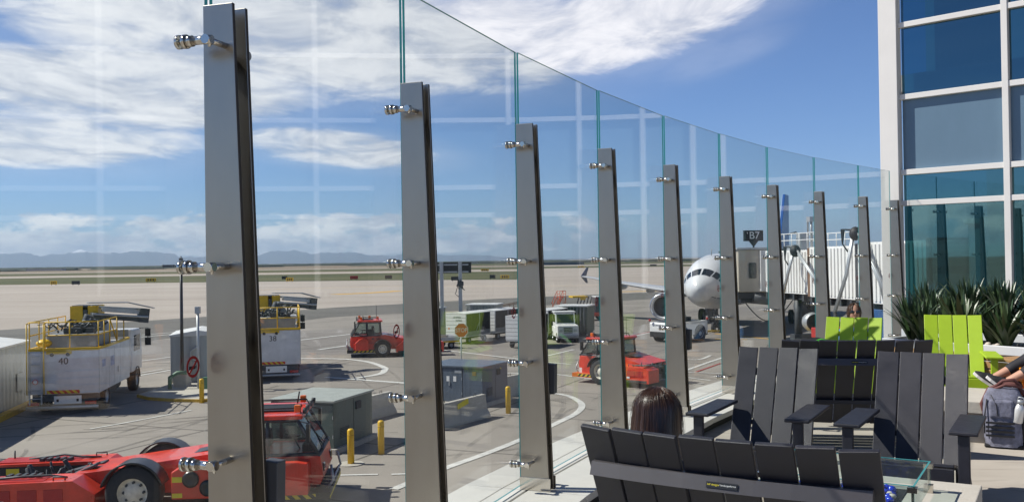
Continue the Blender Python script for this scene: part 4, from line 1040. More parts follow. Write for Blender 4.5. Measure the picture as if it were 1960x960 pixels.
# ================================================================== AIRCRAFT
def aircraft():
    th = 27
    t = thing('airliner', 'white twin engine airliner parked nose towards the deck with a blue tail', 'aircraft', (12.9, 65.6, 0), -th)
    # local: y aft from the nose, x to port (image right), z up; the root turns it so the tail points away to the right
    PR = [(0,.02,3.42,3.38),(.08,.30,3.68,3.12),(.3,.62,3.98,2.80),(.7,.98,4.30,2.48),(1.2,1.28,4.64,2.24),(1.8,1.52,5.05,2.08),(2.5,1.71,5.40,1.95),(3.4,1.86,5.66,1.85),(4.5,1.95,5.83,1.79),(6,1.975,5.90,1.76),(22,1.975,5.90,1.76),(25,1.9,5.9,2.05),(28,1.55,5.86,2.9),(31,.95,5.72,4.0),(33,.45,5.5,4.7),(33.8,.12,5.25,4.95)]
    def sec(y):
        for k in range(len(PR)-1):
            a, c = PR[k], PR[k+1]
            if a[0] <= y <= c[0]:
                u = (y-a[0])/(c[0]-a[0]); return [a[j]+(c[j]-a[j])*u for j in range(1,4)]
        return PR[-1][1:]
    def pt(y, ang, g=0):   # ang from the top, positive to port
        a, zt, zb = sec(y); zc, h = (zt+zb)/2, (zt-zb)/2
        return ((a+g)*math.sin(ang), y, zc+(h+g)*math.cos(ang))
    b = B(); b.sm = True; n = 48; rings = []
    ys = [0,.04,.08,.18,.3,.5,.7,.95,1.2,1.5,1.8,2.15,2.5,2.95,3.4,4,4.5,5.2,6,10,14,18,22,25,28,31,33,33.8]
    for y in ys: rings.append([b.bm.verts.new(pt(y, 2*math.pi*j/n)) for j in range(n)])
    for k in range(len(rings)-1):
        for j in range(n):
            zm = sum(v.co.z for v in (rings[k][j], rings[k][(j+1)%n], rings[k+1][j]))/3
            ang = math.degrees(2*math.pi*(j+.5)/n)
            b.i = 1 if 128 < ang < 232 and ys[k] > .5 else 0
            b._f([rings[k][j], rings[k][(j+1)%n], rings[k+1][(j+1)%n], rings[k+1][j]])
    b._f(rings[0][::-1]); b._f(rings[-1])
    fus = b.done('fuselage', ['aircraft', 'belly'], t)
    def patch(name, y0, y1, a0, a1, m, g=.012, ny=5, na=6, taper=0):
        b = B(); b.sm = True; rows = []
        for i in range(ny+1):
            y = y0+(y1-y0)*i/ny; rows.append([pt(y + taper*abs(j/na), R(a0+(a1-a0)*j/na), g) for j in range(na+1)])
        b.grid(rows); return b.done(name, m, fus)
    for sg in (-1, 1):
        patch('cockpit_window', .80, 1.42, sg*3, sg*35, 'windscreen', taper=.06); patch('cockpit_window', .98, 1.55, sg*39, sg*60, 'windscreen', taper=.15); patch('cockpit_window', 1.22, 1.72, sg*63.5, sg*78, 'windscreen', taper=.12)
        patch('lower_stripe', .7, 7, sg*125, sg*128, 'navy', ny=20, na=1)
        patch('door_outline', 4.3, 4.36, sg*60, sg*120, 'grey', ny=1, na=10); patch('door_outline', 5.2, 5.26, sg*60, sg*120, 'grey', ny=1, na=10)
        for k in range(18): patch('cabin_window', 6.2+.85*k, 6.45+.85*k, sg*72, sg*79, 'windscreen', .01, 1, 2)
    patch('radome_seam', 1.02, 1.045, -178, 178, 'belly', .008, 1, 60)
    for y in (3.2, 6.0, 8.6): patch('skin_seam', y, y+.03, -178, 178, 'belly', .006, 1, 60)
    b = B(); b.tube([(0,3.8,5.7),(0,3.9,6.25)], .03, 6).box(-.03,.03,8,8.5,5.88,6.2); b.done('antenna', 'grey', fus)
    for q in ((-.9,1.1,2.9),(.9,1.1,2.9)):
        b = B().tube([q,(q[0]*1.12,q[1]-.12,q[2]+.02)], .03, 6); b.done('probe', 'grey', fus)
    # wings, root chord at y 11..18, tip swept and raised
    for sg in (-1, 1):
        b = B(); b.sm = True; rows = []
        for u in (0, .12, .3, .55, .8, 1.0):
            x = sg*(1.6 + 15.0*u); yl = 11.2 + 7.4*u; c = 6.2*(1-u)**1.35*.9 + 1.6 if u < 1 else 1.5; z = 2.25 + 1.45*u + .25*u*u; th_ = .13*c*(1-.25*u)
            rows.append([(x, yl+c*s_, z+th_*t_) for s_, t_ in ((0,0),(.03,.22),(.12,.42),(.35,.55),(.65,.35),(1,.0),(.65,-.12),(.35,-.35),(.12,-.38),(.03,-.2),(0,0))])
        b.grid(rows); b.sm = False
        b._f([b.bm.verts.new(p) for p in rows[-1][:-1]])
        b.done('wing', 'belly', t)
        b = B(); xt = sg*16.6; b.prism([(18.6,4.0),(19.8,4.0),(20.4,4.75),(20.1,4.8)], 'x', xt-.04, xt+.04).prism([(18.6,3.95),(19.8,3.95),(20.2,3.3),(19.9,3.3)], 'x', xt-.04, xt+.04); b.done('wingtip_fence', 'navy', t)
        for u in (.3, .52, .72):
            x = sg*(1.6+15*u); y = 11.2+7.4*u; z = 2.25+1.45*u
            b = B(); b.ell((x, y+2.8*(1-u)+1.4, z-.32), (.2, 1.6*(1.1-u*.6), .26), 12, 8); b.done('flap_fairing', 'belly', t)
        # engine
        x, y0, z = sg*5.75, 9.6, 1.62
        b = B(); b.lathe([(.80,.35),(.88,.1),(.97,.0),(1.06,.12),(1.14,.6),(1.16,1.5),(1.05,2.6),(.85,3.4)], (x,y0,z), 'y', 36, cap=False)
        e = b.done('engine_cowl', ['aircraft'], t)
        b = B(); b.lathe([(.875,.12),(.93,.03),(.985,-.01),(1.04,.06),(1.085,.2)], (x,y0-.012,z), 'y', 36, cap=False); b.done('intake_lip', 'alu', e)
        b = B(); b.lathe([(.80,.35),(.80,.95),(.24,.95),(.001,.55)], (x,y0,z), 'y', 36, cap=False); b.i = 1
        for k in range(24):
            a = 2*math.pi*k/24; mx = Matrix.Translation((x,y0+.9,z)) @ Matrix.Rotation(a, 4, 'Y'); b.box(-.055,.055,-.05,-.03,.2,.79,mx)
        b.done('fan', ['black', 'dgrey'], e)
        b = B(); b.lathe([(.6,3.2),(.5,3.9),(.38,4.3),(.05,4.9)], (x,y0,z), 'y', 24); b.done('exhaust', 'dgrey', e)
        b = B(); b.prism([(y0+1.2,z+1.0),(y0+3.9,z+1.0),(y0+4.6,z+1.35),(y0+2.2,z+1.35)], 'x', x-.16, x+.16); b.done('pylon', 'aircraft', t)
        # tailplane
        b = B(); b.prism([(29.2,0),(31.6,0),(32.6,5.9),(31.4,5.9)], 'z', -.09, .09)
        o = b.done('tailplane', 'belly', t); o.matrix_local = Matrix.Translation((sg*.6,0,4.95)) @ (Matrix(((0,sg,0,0),(1,0,0,0),(0,0,1,0),(0,0,0,1)))) @ Matrix.Rotation(R(0),4,'X')
    b = B(); b.prism([(26.2,5.75),(28.2,6.5),(31.3,11.75),(33.1,11.75),(32.9,5.6)], 'x', -.14, .14); b.done('tail_fin', 'tailblue', t, .04)
    # nose gear
    b = B(); b.tube([(0,5.05,1.9),(0,5.0,.42)], .10, 10).tube([(0,4.2,1.8),(0,4.95,.9)], .05, 8).tube([(-.3,5.0,.42),(.3,5.0,.42)], .06, 8)
    b.box(-.5,-.44,4.3,5.4,1.1,1.85).box(.44,.5,4.3,5.4,1.1,1.85); b.tube([(.12,4.93,1.3),(.12,4.93,.6)],.04,6)
    for y in (-.22,.22): b.lathe([(.10,-.05),(.12,0),(.10,.01)], (y*.6,4.88,1.25), 'y', 12)
    b.done('nose_gear', 'dgrey', t)
    for sg in (-1, 1): wheel(t, (sg*.26, 5.0, .38), .38, .2, 'x', 'lgrey')
    for sg in (-1, 1):
        b = B(); b.tube([(sg*3.8,16.2,2.2),(sg*3.8,16.2,.55)], .16, 10); b.done('main_gear', 'lgrey', t)
        for q in (-.45,.45): wheel(t, (sg*3.8+q, 16.2, .58), .58, .4, 'x', 'lgrey')
aircraft()

# ================================================================== JET BRIDGE
def jet_bridge():
    t = thing('jet_bridge', 'white ribbed jet bridge with gate sign reaching to the airliner', 'jet bridge')
    A, E = Vector((17.25, 62.0)), Vector((20.7, 43.0)); D = (E-A).normalized(); Nn = Vector((D.y, -D.x))
    if Nn.x > 0: Nn = -Nn              # faces left, towards the sunny side
    def P(s, o, z): p = A + D*s + Nn*o; return (p.x, p.y, z)
    def pb(b, s0, s1, o0, o1, z0, z1): b.prism([P(s0,o0,0)[:2], P(s1,o0,0)[:2], P(s1,o1,0)[:2], P(s0,o1,0)[:2]], 'z', z0, z1)
    Lt = (E-A).length
    segs = [(1.6, 7.6, 1.35, 3.35, 5.95), (7.65, 13.0, 1.5, 3.25, 6.1), (13.05, Lt, 1.65, 3.15, 6.25)]
    for k, (s0, s1, hw, z0, z1) in enumerate(segs):
        b = B(); pb(b, s0, s1, -hw, hw, z0, z1)
        n = int((s1-s0)/.36)
        for j in range(n):
            s = s0+.15+(s1-s0-.3)*j/n
            pb(b, s, s+.16, hw, hw+.07, z0+.12, z1-.1)
        o = b.done('tunnel_section', 'bridge', t, .01)
        b = B(); pb(b, s1-.28, s1, -hw-.05, hw+.12, z0-.1, z1+.1); b.done('joint_frame', 'brown' if k == 0 else 'dgrey', o)
        b = B(); pb(b, s0, s1, -hw*.8, hw*.8, z0-.35, z0-.02)
        for j in range(5): s = s0+(s1-s0)*j/5; pb(b, s, s+.2, -hw, hw, z0-.4, z0-.05)
        b.done('underframe', 'dgrey', o)
    # railing, lamps and beacons on the roof
    b = B()
    for o_ in (1.2, -1.2):
        for z in (6.55, 6.95): b.tube([P(2.0,o_,z), P(8.8,o_,z)], .03, 6)
        for k in range(8): b.tube([P(2.0+.97*k,o_,6.0), P(2.0+.97*k,o_,6.95)], .03, 6)
    b.done('roof_railing', 'white', t)
    b = B(); pb(b, 4.9,5.4,.4,.9,6.0,6.95); pb(b, 3.0,3.6,-.3,.6,5.95,6.3); b.tube([P(6.6,.8,6.0),P(6.6,.8,7.9)], .07, 8); pb(b, 6.4,6.8,.6,1.0,7.6,7.9); b.tube([P(7.4,.8,6.0),P(7.4,.8,7.3)], .16, 10); b.tube([P(5.8,.6,6.0),P(5.8,.6,7.9),P(6.3,.9,7.75)], .05, 6)
    b.done('roof_equipment', 'lgrey', t)
    # cab at the aircraft end
    cx, cy = A.x-.6, A.y+1.0
    b = B(); b.prism([(cx-2.2,cy+1.0),(cx-1.9,cy-1.6),(cx+.35,cy-1.9),(cx+2.0,cy-.6),(cx+1.6,cy+2.0),(cx-.6,cy+2.4)], 'z', 3.3, 6.05); c = b.done('cab', 'bridgecream', t, .04)
    b = B(); b.prism([(cx-2.35,cy+1.1),(cx-2.0,cy-1.75),(cx+.4,cy-2.05),(cx+2.15,cy-.7),(cx+1.7,cy+2.1),(cx-.65,cy+2.5)], 'z', 6.05, 6.2); b.done('cab_roof', 'lgrey', c, .03)
    b = B(); b.box(cx-.55,cx+.45,cy-2.05,cy-1.70,3.35,6.0); b.i = 1; b.box(cx+.47,cx+1.6,cy-1.95,cy-.9,3.35,5.9); b.done('side_panel', ['white', 'towergrey'], c, .02)
    b = B(); b.box(cx-1.25,cx-.75,cy-1.80,cy-1.70,4.2,5.2); b.done('window', 'darkglass', c, .05)
    b = B(); b.sm = True
    rows = []
    for k in range(15):
        u = k/14; r_ = .12*(k % 2); rows.append([(cx-2.1-.25*u, cy+2.2-.2*u, 3.5-r_), (cx-2.1-.25*u-.2, cy-.9+.2*u-r_, 3.5), (cx-2.1-.25*u-.2, cy-.9+.2*u-r_, 5.9+r_), (cx-2.1-.25*u, cy+2.2, 5.9+r_)])
    b.grid(rows); o = b.done('bellows', 'dgrey', c); o.modifiers.new('Solid','SOLIDIFY').thickness = .03
    b = B(); b.box(cx-1.9,cx+1.8,cy-1.5,cy+1.8,2.85,3.28).tube([(cx-1.6,cy-1,2.8),(cx+1.2,cy-1.2,2.5)],.2,8); b.tube([(cx-.9,cy-1.5,3.0),(cx+1.1,cy-1.6,2.6)], .3, 10)
    b.done('cab_underframe', 'dgrey', c)
    b = B(); pts = [(cx-1.6+3.2*k/16, cy-1.7, 2.75-1.35*math.sin(math.pi*k/16)) for k in range(17)]; b.tube(pts, .035, 6); b.tube([(cx-2.2,cy-1.7,5.7),(cx-2.25,cy-1.75,4.8),(cx-2.05,cy-1.75,4.2),(cx-2.1,cy-1.75,3.2)], .04, 6)
    for k in range(3): b.tube([(cx+1.2+.15*k,cy-1.9,7.0),(cx+1.8,cy-1.9,7.15),(cx+2.3,cy-1.7,6.9),(cx+2.5-.2*k,cy-1.6,6.3),(cx+2.2-.2*k,cy-1.7,4.4),(cx+2.1,cy-1.7,3.4)], .045, 6)
    b.done('service_hose', 'blackshiny', c)
    # gate sign
    b = B(); b.box(cx-1.5,cx-.23,cy-1.60,cy-1.42,6.62,7.32); b.tube([(cx-.85,cy-1.5,6.2),(cx-.85,cy-1.5,6.7)], .06, 8); b.prism([(cx-1.15,6.62),(cx-.55,6.62),(cx-.79,6.3),(cx-.91,6.3)], 'y', cy-1.56, cy-1.46)
    s = b.done('gate_sign', 'signblack', t); s['label'] = 'black gate sign reading B7 in white'
    text('lettering', 'B7', .66, 'signwhite', s, (cx-.81, cy-1.606, 6.97), (1,0,0), (0,0,1)); text('lettering', "'", .5, 'signwhite', s, (cx-1.27, cy-1.606, 7.0), (1,0,0), (0,0,1))
    # hoist arms with cables hanging along the tunnel
    for s0, zt, lean in ((6.9, 5.9, -1.8), (13.4, 6.7, -2.2)):
        b = B(); o_ = 2.2
        top = P(s0+.4, o_, zt)
        for k in range(2): b.tube([P(s0+lean*.55-.12*k, o_+.3, 2.6), P(s0+lean*.1-.12*k, o_+.15, 4.6), P(s0+.25-.12*k, o_, zt)], .07, 8)
        for k in range(2): b.tube([P(s0+.5+.16*k, o_, zt), P(s0+2.0+.16*k, o_-.3, 4.3), P(s0+2.3+.16*k, o_-.4, 3.2)], .07, 8)
        b.i = 1; b.ell(top, (.32,.32,.36), 10, 8)
        for k in range(4): b.tube([P(s0+.3-.1*k,o_+.1,zt+.2), P(s0-.5-.1*k,o_+.1,zt+.25), P(s0-.7,o_+.1,zt-.5), P(s0-.2,o_+.1,zt-.9)], .04, 6)
        b.tube([P(s0+lean*.55,o_+.3,2.6),P(s0+lean*.6,o_+.35,.2)], .09, 8); b.tube([P(s0+lean*.55,o_+.3,2.6),P(s0+lean*.2,o_+.35,.2)], .09, 8)
        b.done('hoist_arm', ['lgrey', 'black'], t)
    # columns, drive bogie and stairs
    b = B()
    for s in (5.0, 12.2):
        for o_ in (-.9, .9): b.tube([P(s,o_,.5), P(s,o_,3.2)], .22, 12)
        pb(b, s-.3, s+.3, -1.3, 1.3, .5, .9)
    b.done('support_column', 'dgrey', t)
    for s in (5.0, 12.2):
        for o_ in (-.75, .75):
            p = P(s, o_, .45); wheel(t, p, .45, .4, 'y', 'lgrey')
    b = B(); pb(b, 9.0, 10.6, .2, 2.2, .7, 1.6); b.done('machinery_housing', 'redmat', t, .03)
    b = B()
    pb(b, 6.0, 8.8, 1.8, 3.0, .15, .42); b.done('wheel_guard', 'yellow', t)
    b = B(); b.lathe([(.48,0),(.56,.05),(.57,.5),(.5,.9)], P(7.6, 1.2, 1.75), 'y', 24, cap=False); b.i = 1; b.lathe([(.001,.08),(.48,.08)], P(7.6, 1.2, 1.75), 'y', 24)
    b.done('air_duct_reel', ['lgrey', 'black'], t)
    b = B(); b.prism([P(14.2,1.8,0)[:2],P(16.6,1.8,0)[:2],P(16.6,2.2,0)[:2],P(14.2,2.2,0)[:2]], 'z', 0, 2.9);
    b.done('stair_enclosure', 'blueface', t, .03)
    # rotunda at the building end
    b = B(); b.lathe([(1.7,3.0),(1.7,6.9),(1.9,6.9),(1.9,7.1)], (E.x+.9,E.y-2.2,0), 'z', 8, False); b.i = 1; b.lathe([(.5,0),(.5,3.0)], (E.x+.9,E.y-2.2,0), 'z', 16)
    b.done('rotunda', ['towerlight', 'dgrey'], t)
    b = B().box(E.x-.75,E.x-.35,E.y-4.3,E.y-2.9,2.9,7.15); b.done('rotunda_panel', 'towergrey', t)
jet_bridge()

# ================================================================== RAMP FIXTURES
def cabinet(label, corner, u, lu, v, lv, h, m, top, extras):
    ang = math.degrees(math.atan2(u[1], u[0])) - 90        # local y along u, local -x along v
    t = thing('utility_cabinet', label, 'utility cabinet', (*corner, 0), ang)
    b = B().box(-lv-.12, .12, -.12, lu+.12, 0, .16); b.done('concrete_pad', 'conc', t, .01)
    b = B().box(-lv, 0, 0, lu, .16, h-.06); b.i = 1; b.box(-lv-.05, .05, -.05, lu+.05, h-.06, h)
    w = b.done('housing', [m, top], t, .008)
    b = B(); n = 3 if lv > 2.2 else 2
    for k in range(1, n): b.box(-lv*k/n-.008, -lv*k/n+.008, -.006, 0, .22, h-.1)
    b.box(-.004, .006, lu*.5-.008, lu*.5+.008, .22, h-.1); b.box(-lv, 0, -.010, -.002, h-.13, h-.115)
    b.done('door_seam', 'black', w)
    b = B()
    for k in range(n):
        for z in (.5, h-.5): b.box(-lv*k/n-.035, -lv*k/n-.015, -.016, -.001, z-.05, z+.05)
    b.done('hinges', 'lgrey', w)
    b = B().box(-lv*.5-.16, -lv*.5-.12, -.03, -.001, h*.5, h*.5+.16); b.done('handle', 'lgrey', w)
    b = B()
    for k in range(7): b.box(-lv*.93, -lv*.72, -.012, -.001, .40+.045*k, .42+.045*k)
    for k in range(7): b.box(.001, .012, lu*.15, lu*.38, .40+.045*k, .42+.045*k)
    b.done('louvres', 'black', w)
    b = B().box(.0, .035, lu*.55, lu*.68, h-.45, h-.22); b.done('vent', 'black', w)
    for q in extras:
        x, z, w_, h_, mm = q; b = B().box(x-w_/2, x+w_/2, -.008, -.001, z-h_/2, z+h_/2); o = b.done('label_plate', mm, w)
    return t, w
cabinet('dark green utility cabinet with chalky top beside two yellow bollards', (-5.3, 27.6), (.31,.95), 2.5, (-.95,.31), 2.1, 1.56, 'boxgreen', 'boxgreentop', [(-1.85,1.3,.12,.08,'ytext')])
bt, bw = cabinet('blue grey utility cabinet with white labels between the second and third posts in view', (-1.2, 35.9), (.43,.9), 2.2, (-.9,.43), 2.6, 1.56, 'boxblue', 'boxblue', [(-1.98,1.32,.42,.22,'signwhite'), (-1.5,1.05,.13,.2,'signwhite'), (-1.2,1.05,.13,.2,'signwhite'), (-.35,1.28,.16,.16,'brown'), (-1.05,1.33,.3,.1,'lgrey')])
text('lettering', 'GND', .19, 'navy', bw, (-1.98,-.012,1.32), (1,0,0), (0,0,1))
b = B().box(.001,.004,1.5,1.62,1.30,1.36); b.done('label_plate', 'ytext', bt)

def barrier(label, p, q):
    p, q = Vector(p), Vector(q); d = q-p; L_ = d.length
    t = thing('concrete_barrier', label, 'barrier', (p.x, p.y, 0), math.degrees(math.atan2(d.y, d.x)), 'concrete barriers on the apron')
    b = B(); prof = [(-.30,.0),(.30,0),(.30,.08),(.15,.33),(.09,.81),(-.09,.81),(-.15,.33),(-.30,.08)]
    b.prism(prof, 'x', 0, L_)
    bm = b.bm
    b.i = 0
    o = b.done('block', 'conclight', t, .012)
    b = B(); b.tube([(L_*.2,0,.80),(L_*.2,0,.90),(L_*.2+.12,0,.90),(L_*.2+.12,0,.80)], .012, 6); b.tube([(L_*.8,0,.80),(L_*.8,0,.90),(L_*.8+.12,0,.90),(L_*.8+.12,0,.80)], .012, 6); b.done('lifting_loop', 'dgrey', t)
    return t, L_
barrier('plain concrete barrier just behind the green cabinet', (-6.1,32.0), (-4.6,35.0))
bt2, L2 = barrier('concrete barrier with a yellow paint patch in front of the blue cabinet', (-2.75,31.2), (-1.1,33.9))
b = B()
for k in range(6):
    x0 = L2*.42+.11*k; z0 = .52+.02*k
    b.quad((x0,-.139+.006,z0),(x0+.112,-.139+.004,z0+.02),(x0+.112,-.118-.004,z0+.20),(x0,-.118-.002,z0+.17))
b.done('yellow_paint_patch', 'ytext', bt2).location = (0,-.012,0)
barrier('concrete barrier half hidden by the third post, beside the single bollard', (-.5,38.6), (1.0,40.8))

def bollard(label, x, y, base=False):
    t = thing('bollard', label, 'bollard', (x, y, 0), random.uniform(0, 60), 'yellow bollards on the apron')
    b = B(); b.lathe([(.095,0),(.095,.93),(.088,.955),(.06,.985),(.001,.995)], (0,0,0), 'z', 20); b.done('pipe', 'yellow', t)
    b = B(); b.lathe([(.0965,.80),(.0965,.83)], (0,0,0), 'z', 20); b.done('reflective_band', 'kerbyellow', t)
    if base: B().lathe([(.36,.0),(.36,.03)], (0,0,0), 'z', 24).done('concrete_collar', 'conclight', t)
    return t
bollard('yellow bollard nearest the green cabinet corner, left of the pair', -4.56, 26.2, True)
bollard('yellow bollard right of the pair beside the green cabinet', -3.9, 27.5)
bollard('single yellow bollard beside the blue cabinet and third post', -.22, 34.5)
bollard('yellow bollard on the kerbed island below the lamp pole', -12.67, 38.2)

def shed(label, loc, rz, w, l, h, ridge, kerb=False):
    t = thing('metal_shed', label, 'shed', loc, rz)     # local: x 0..-w, y 0..l
    b = B()
    def wallrun(p, q):
        p, q = Vector(p), Vector(q); d = q-p; n = int(d.length/.11); nn = Vector((d.y,-d.x)).normalized()
        rows = [[], []]
        for k in range(n+1):
            c = p + d*k/n + nn*(.022 if (k//2) % 2 else 0)
            rows[0].append((c.x,c.y,.05)); rows[1].append((c.x,c.y,h))
        b.grid(rows)
    wallrun((0,l),(0,0)); wallrun((0,0),(-w,0)); wallrun((-w,0),(-w,l)); wallrun((-w,l),(0,l))
    wl = b.done('wall', 'corr', t)
    b = B(); b.prism([(.06,h-.02),(.06,h+.05),(-w/2,h+ridge),(-w-.06,h+.05),(-w-.06,h-.02)], 'y', -.08, l+.08); b.done('roof', 'roofwhite', t, .01)
    B().box(-w-.1,.08,-.1,l+.1,0,.07).done('slab', 'conc', t)
    return t, wl
t1, w1 = shed('long corrugated grey shed with white roof at the left edge', (-18.05, 29.0, 0), 11, 4.5, 10.0, 2.55, .35)
b = B().box(.022,.05,8.3,9.0,.7,1.4); b.done('access_panel', 'corr', w1)
t2, w2 = shed('small corrugated shed with white roof behind the lamp pole', (-13.6, 44.3, 0), 14, 2.4, 3.0, 2.3, .25)
b = B(); b.tube([(-1.5,-.12,.3),(-1.5,-.12,1.6),(-1.2,-.12,1.8)], .05, 8).tube([(-1.2,-.12,.2),(-1.2,-.12,1.1)], .04, 8).tube([(-.4,-.12,.4),(-.4,-.12,1.4),(-.1,-.12,1.4)],.035,8); b.done('conduit', 'lgrey', t2)
t = thing('yellow_kerb', 'yellow painted kerb along the foot of the long corrugated shed', 'kerb', (-17.75, 29.0, 0), 11)
B().box(-.15,.15,0,9.6,0,.22).done('kerb_block', 'kerbyellow', t, .02)
t = thing('kerb_island', 'rounded concrete island with yellow edge holding the lamp pole', 'kerb', (-14.2, 41.0, 0), 0)
b = B(); isl = [(-1.6,3.0),(-1.8,-.9),(-1.0,-1.75),(.3,-2.35),(1.4,-2.6),(2.1,-2.2),(2.3,-1.0),(2.2,3.0)]
b.prism(isl, 'z', 0, .14); b.done('concrete_top', 'conclight', t, .02)
b = B(); b.prism([(x*1.03, y*1.03) for x,y in isl], 'z', 0, .125); b.done('yellow_edge', 'kerbyellow', t)
def lamp_pole(label, x, y, h=5.65):
    t = thing('lamp_pole', label, 'lamp post', (x, y, 0), 0, 'dark twin headed lamp poles')
    b = B(); b.tube([(0,0,0),(0,0,h)], .085, 12, r2=.06); b.done('pole', 'blackshiny', t)
    b = B().box(-.32,.32,-.32,.32,0,.75); b.done('base', 'conclight', t, .06)
    for sg in (-1, 1):
        b = B(); b.tube([(0,0,h-.12),(sg*.22,sg*.18,h-.08)], .04, 8); b.box(sg*.5-.24,sg*.5+.24,sg*.18-.14,sg*.18+.14,h-.14,h-.03); b.done('lamp_head', 'dgrey', t, .02)
    b = B(); b.tube([(0,0,h-.1),(0,0,h+.35)], .03, 8).box(-.07,.07,-.07,.07,h+.1,h+.26); b.done('photocell', 'dgrey', t)
    return t
lamp_pole('dark twin headed lamp pole on the kerbed island by the small shed', -15.0, 42.6)
lamp_pole('dark twin headed lamp pole left of the picture, seen only by its shadow', -19.9, 28.2).location.x = -19.35
t = thing('hydrant_pipework', 'green pipes and a grey standpipe on the kerbed island', 'pipework', (-14.6, 41.6, .14), 0)
b = B(); b.tube([(-.6,0,0),(-.6,0,.5),(-.3,.1,.7),(.1,.1,.7)], .09, 10); b.box(.9,1.3,-.2,.2,0,.5); b.done('pipes', mat('green_pipe', (.09,.19,.12), .5, 0, .2), t)
b = B(); b.tube([(.6,.2,0),(.6,.2,3.4)], .06, 8).box(.5,.7,.1,.3,3.3,3.6); b.done('standpipe', 'lgrey', t)

# stop sign
t = thing('stop_sign', 'red octagonal stop sign on a thin post behind the blue cabinet', 'sign', (-2.45, 44.2, 0), 22)
B().tube([(0,0,0),(0,0,2.62)], .035, 8).done('post', 'lgrey', t)
b = B(); oc = [(.36*math.cos(R(22.5+45*k)), 2.35+.36*math.sin(R(22.5+45*k))) for k in range(8)]; oi = [(.33*math.cos(R(22.5+45*k)), 2.35+.33*math.sin(R(22.5+45*k))) for k in range(8)]
b.prism(oc, 'y', -.05, -.037); b.i = 1; b.prism(oi, 'y', -.0535, -.0505); s = b.done('plate', ['signwhite', 'stopred'], t)
text('lettering', 'STOP', .27, 'signwhite', s, (0,-.055,2.35), (1,0,0), (0,0,1), .001, sx=.92)

# ramp display board
t = thing('ramp_display_board', 'dark ramp display board on two grey posts above the baggage carts', 'display board', (-4.75, 68.5, 0), 0)
b = B()
for x in (-.4, .95): b.box(x-.13, x+.13, -.1, .1, 0, 5.55)
b.done('post', 'lgrey', t, .02)
b = B(); b.box(-.75,1.75,.12,.4,4.72,5.5); d = b.done('display_housing', 'black', t, .02)
b = B()
for x0, x1 in ((-.72,-.42),(-.25,.75),(1.1,1.55)):
    b.box(x0,x1,.09,.118,5.28,5.38); b.box(x0,x1,.09,.118,4.76,4.86)
b.done('mounting_rail', 'lgrey', d)
b = B().box(-.65,-.05,-.4,.4,0,.9); b.done('concrete_footing', 'conclight', t, .03)
b = B(); rnd = random.Random(9)
for k in range(10): b.tube([(.95+rnd.uniform(-.25,.3),-.16,3.9+rnd.uniform(-.4,.4)), (.95+rnd.uniform(-.3,.4),-.2,3.9+rnd.uniform(-.5,.5))], .035, 6)
b.box(.75,1.2,-.2,-.1,3.8,4.1); b.tube([(.8,-.15,3.9),(.6,-.2,3.2),(.85,-.15,3.0)], .025, 6); b.done('cable_bundle', 'dgrey', t)

# taxiway signs
def taxi(label, x, y, w, m):
    t = thing('taxiway_sign', label, 'airfield sign', (x, y, 0), 0, 'small airfield signs along the taxiways')
    b = B().box(-w/2, w/2, -.15, .15, .3, 1.35); b.done('panel', m, t, .03)
    b = B()
    for s in (-.35, .35): b.box(s*w-.05, s*w+.05, -.05, .05, 0, .3)
    b.done('leg', 'dgrey', t)
    if m == 'yellow' and w > 1.8:
        b = B()
        for k in range(3): b.box(-w*.32+k*w*.25, -w*.2+k*w*.25, -.16, -.152, .5, 1.15)
        b.done('marking', 'signblack', t)
for q in (('yellow airfield sign, first from the left edge', -138, 283, 1.9, 'yellow'), ('dark airfield sign, second from the left edge', -129.5, 279, 2.4, 'signblack'), ('long yellow and black airfield sign above the white truck boom', -119.5, 311, 3.4, 'yellow'),
          ('dark airfield sign right of the tallest post', -77, 318, 1.9, 'signblack'), ('brown and yellow airfield sign on the grass right of the tallest post', -67, 283, 2.2, 'yellow'), ('dark red airfield sign on the grass left of the second post in view', -50.5, 300, 2.5, 'redmat'), ('brown airfield sign on the grass beside the dark red one', -39.5, 300, 2.2, 'brown'),
          ('dark airfield sign right of the ramp display board', -15.5, 258, 2.6, 'signblack'), ('black airfield sign above the baggage carts', -5.9, 280, 1.7, 'signblack'), ('yellow airfield sign with black marks left of the third post in view', -2.2, 273, 2.6, 'yellow'),
          ('small yellow airfield sign far out right of the third post in view', 44, 600, 4, 'yellow'), ('dark airfield sign far out beyond the aircraft wing', 96, 640, 4.5, 'signblack'), ('far yellow sign beyond the display board', -14, 480, 4, 'yellow')):
    taxi(*q)
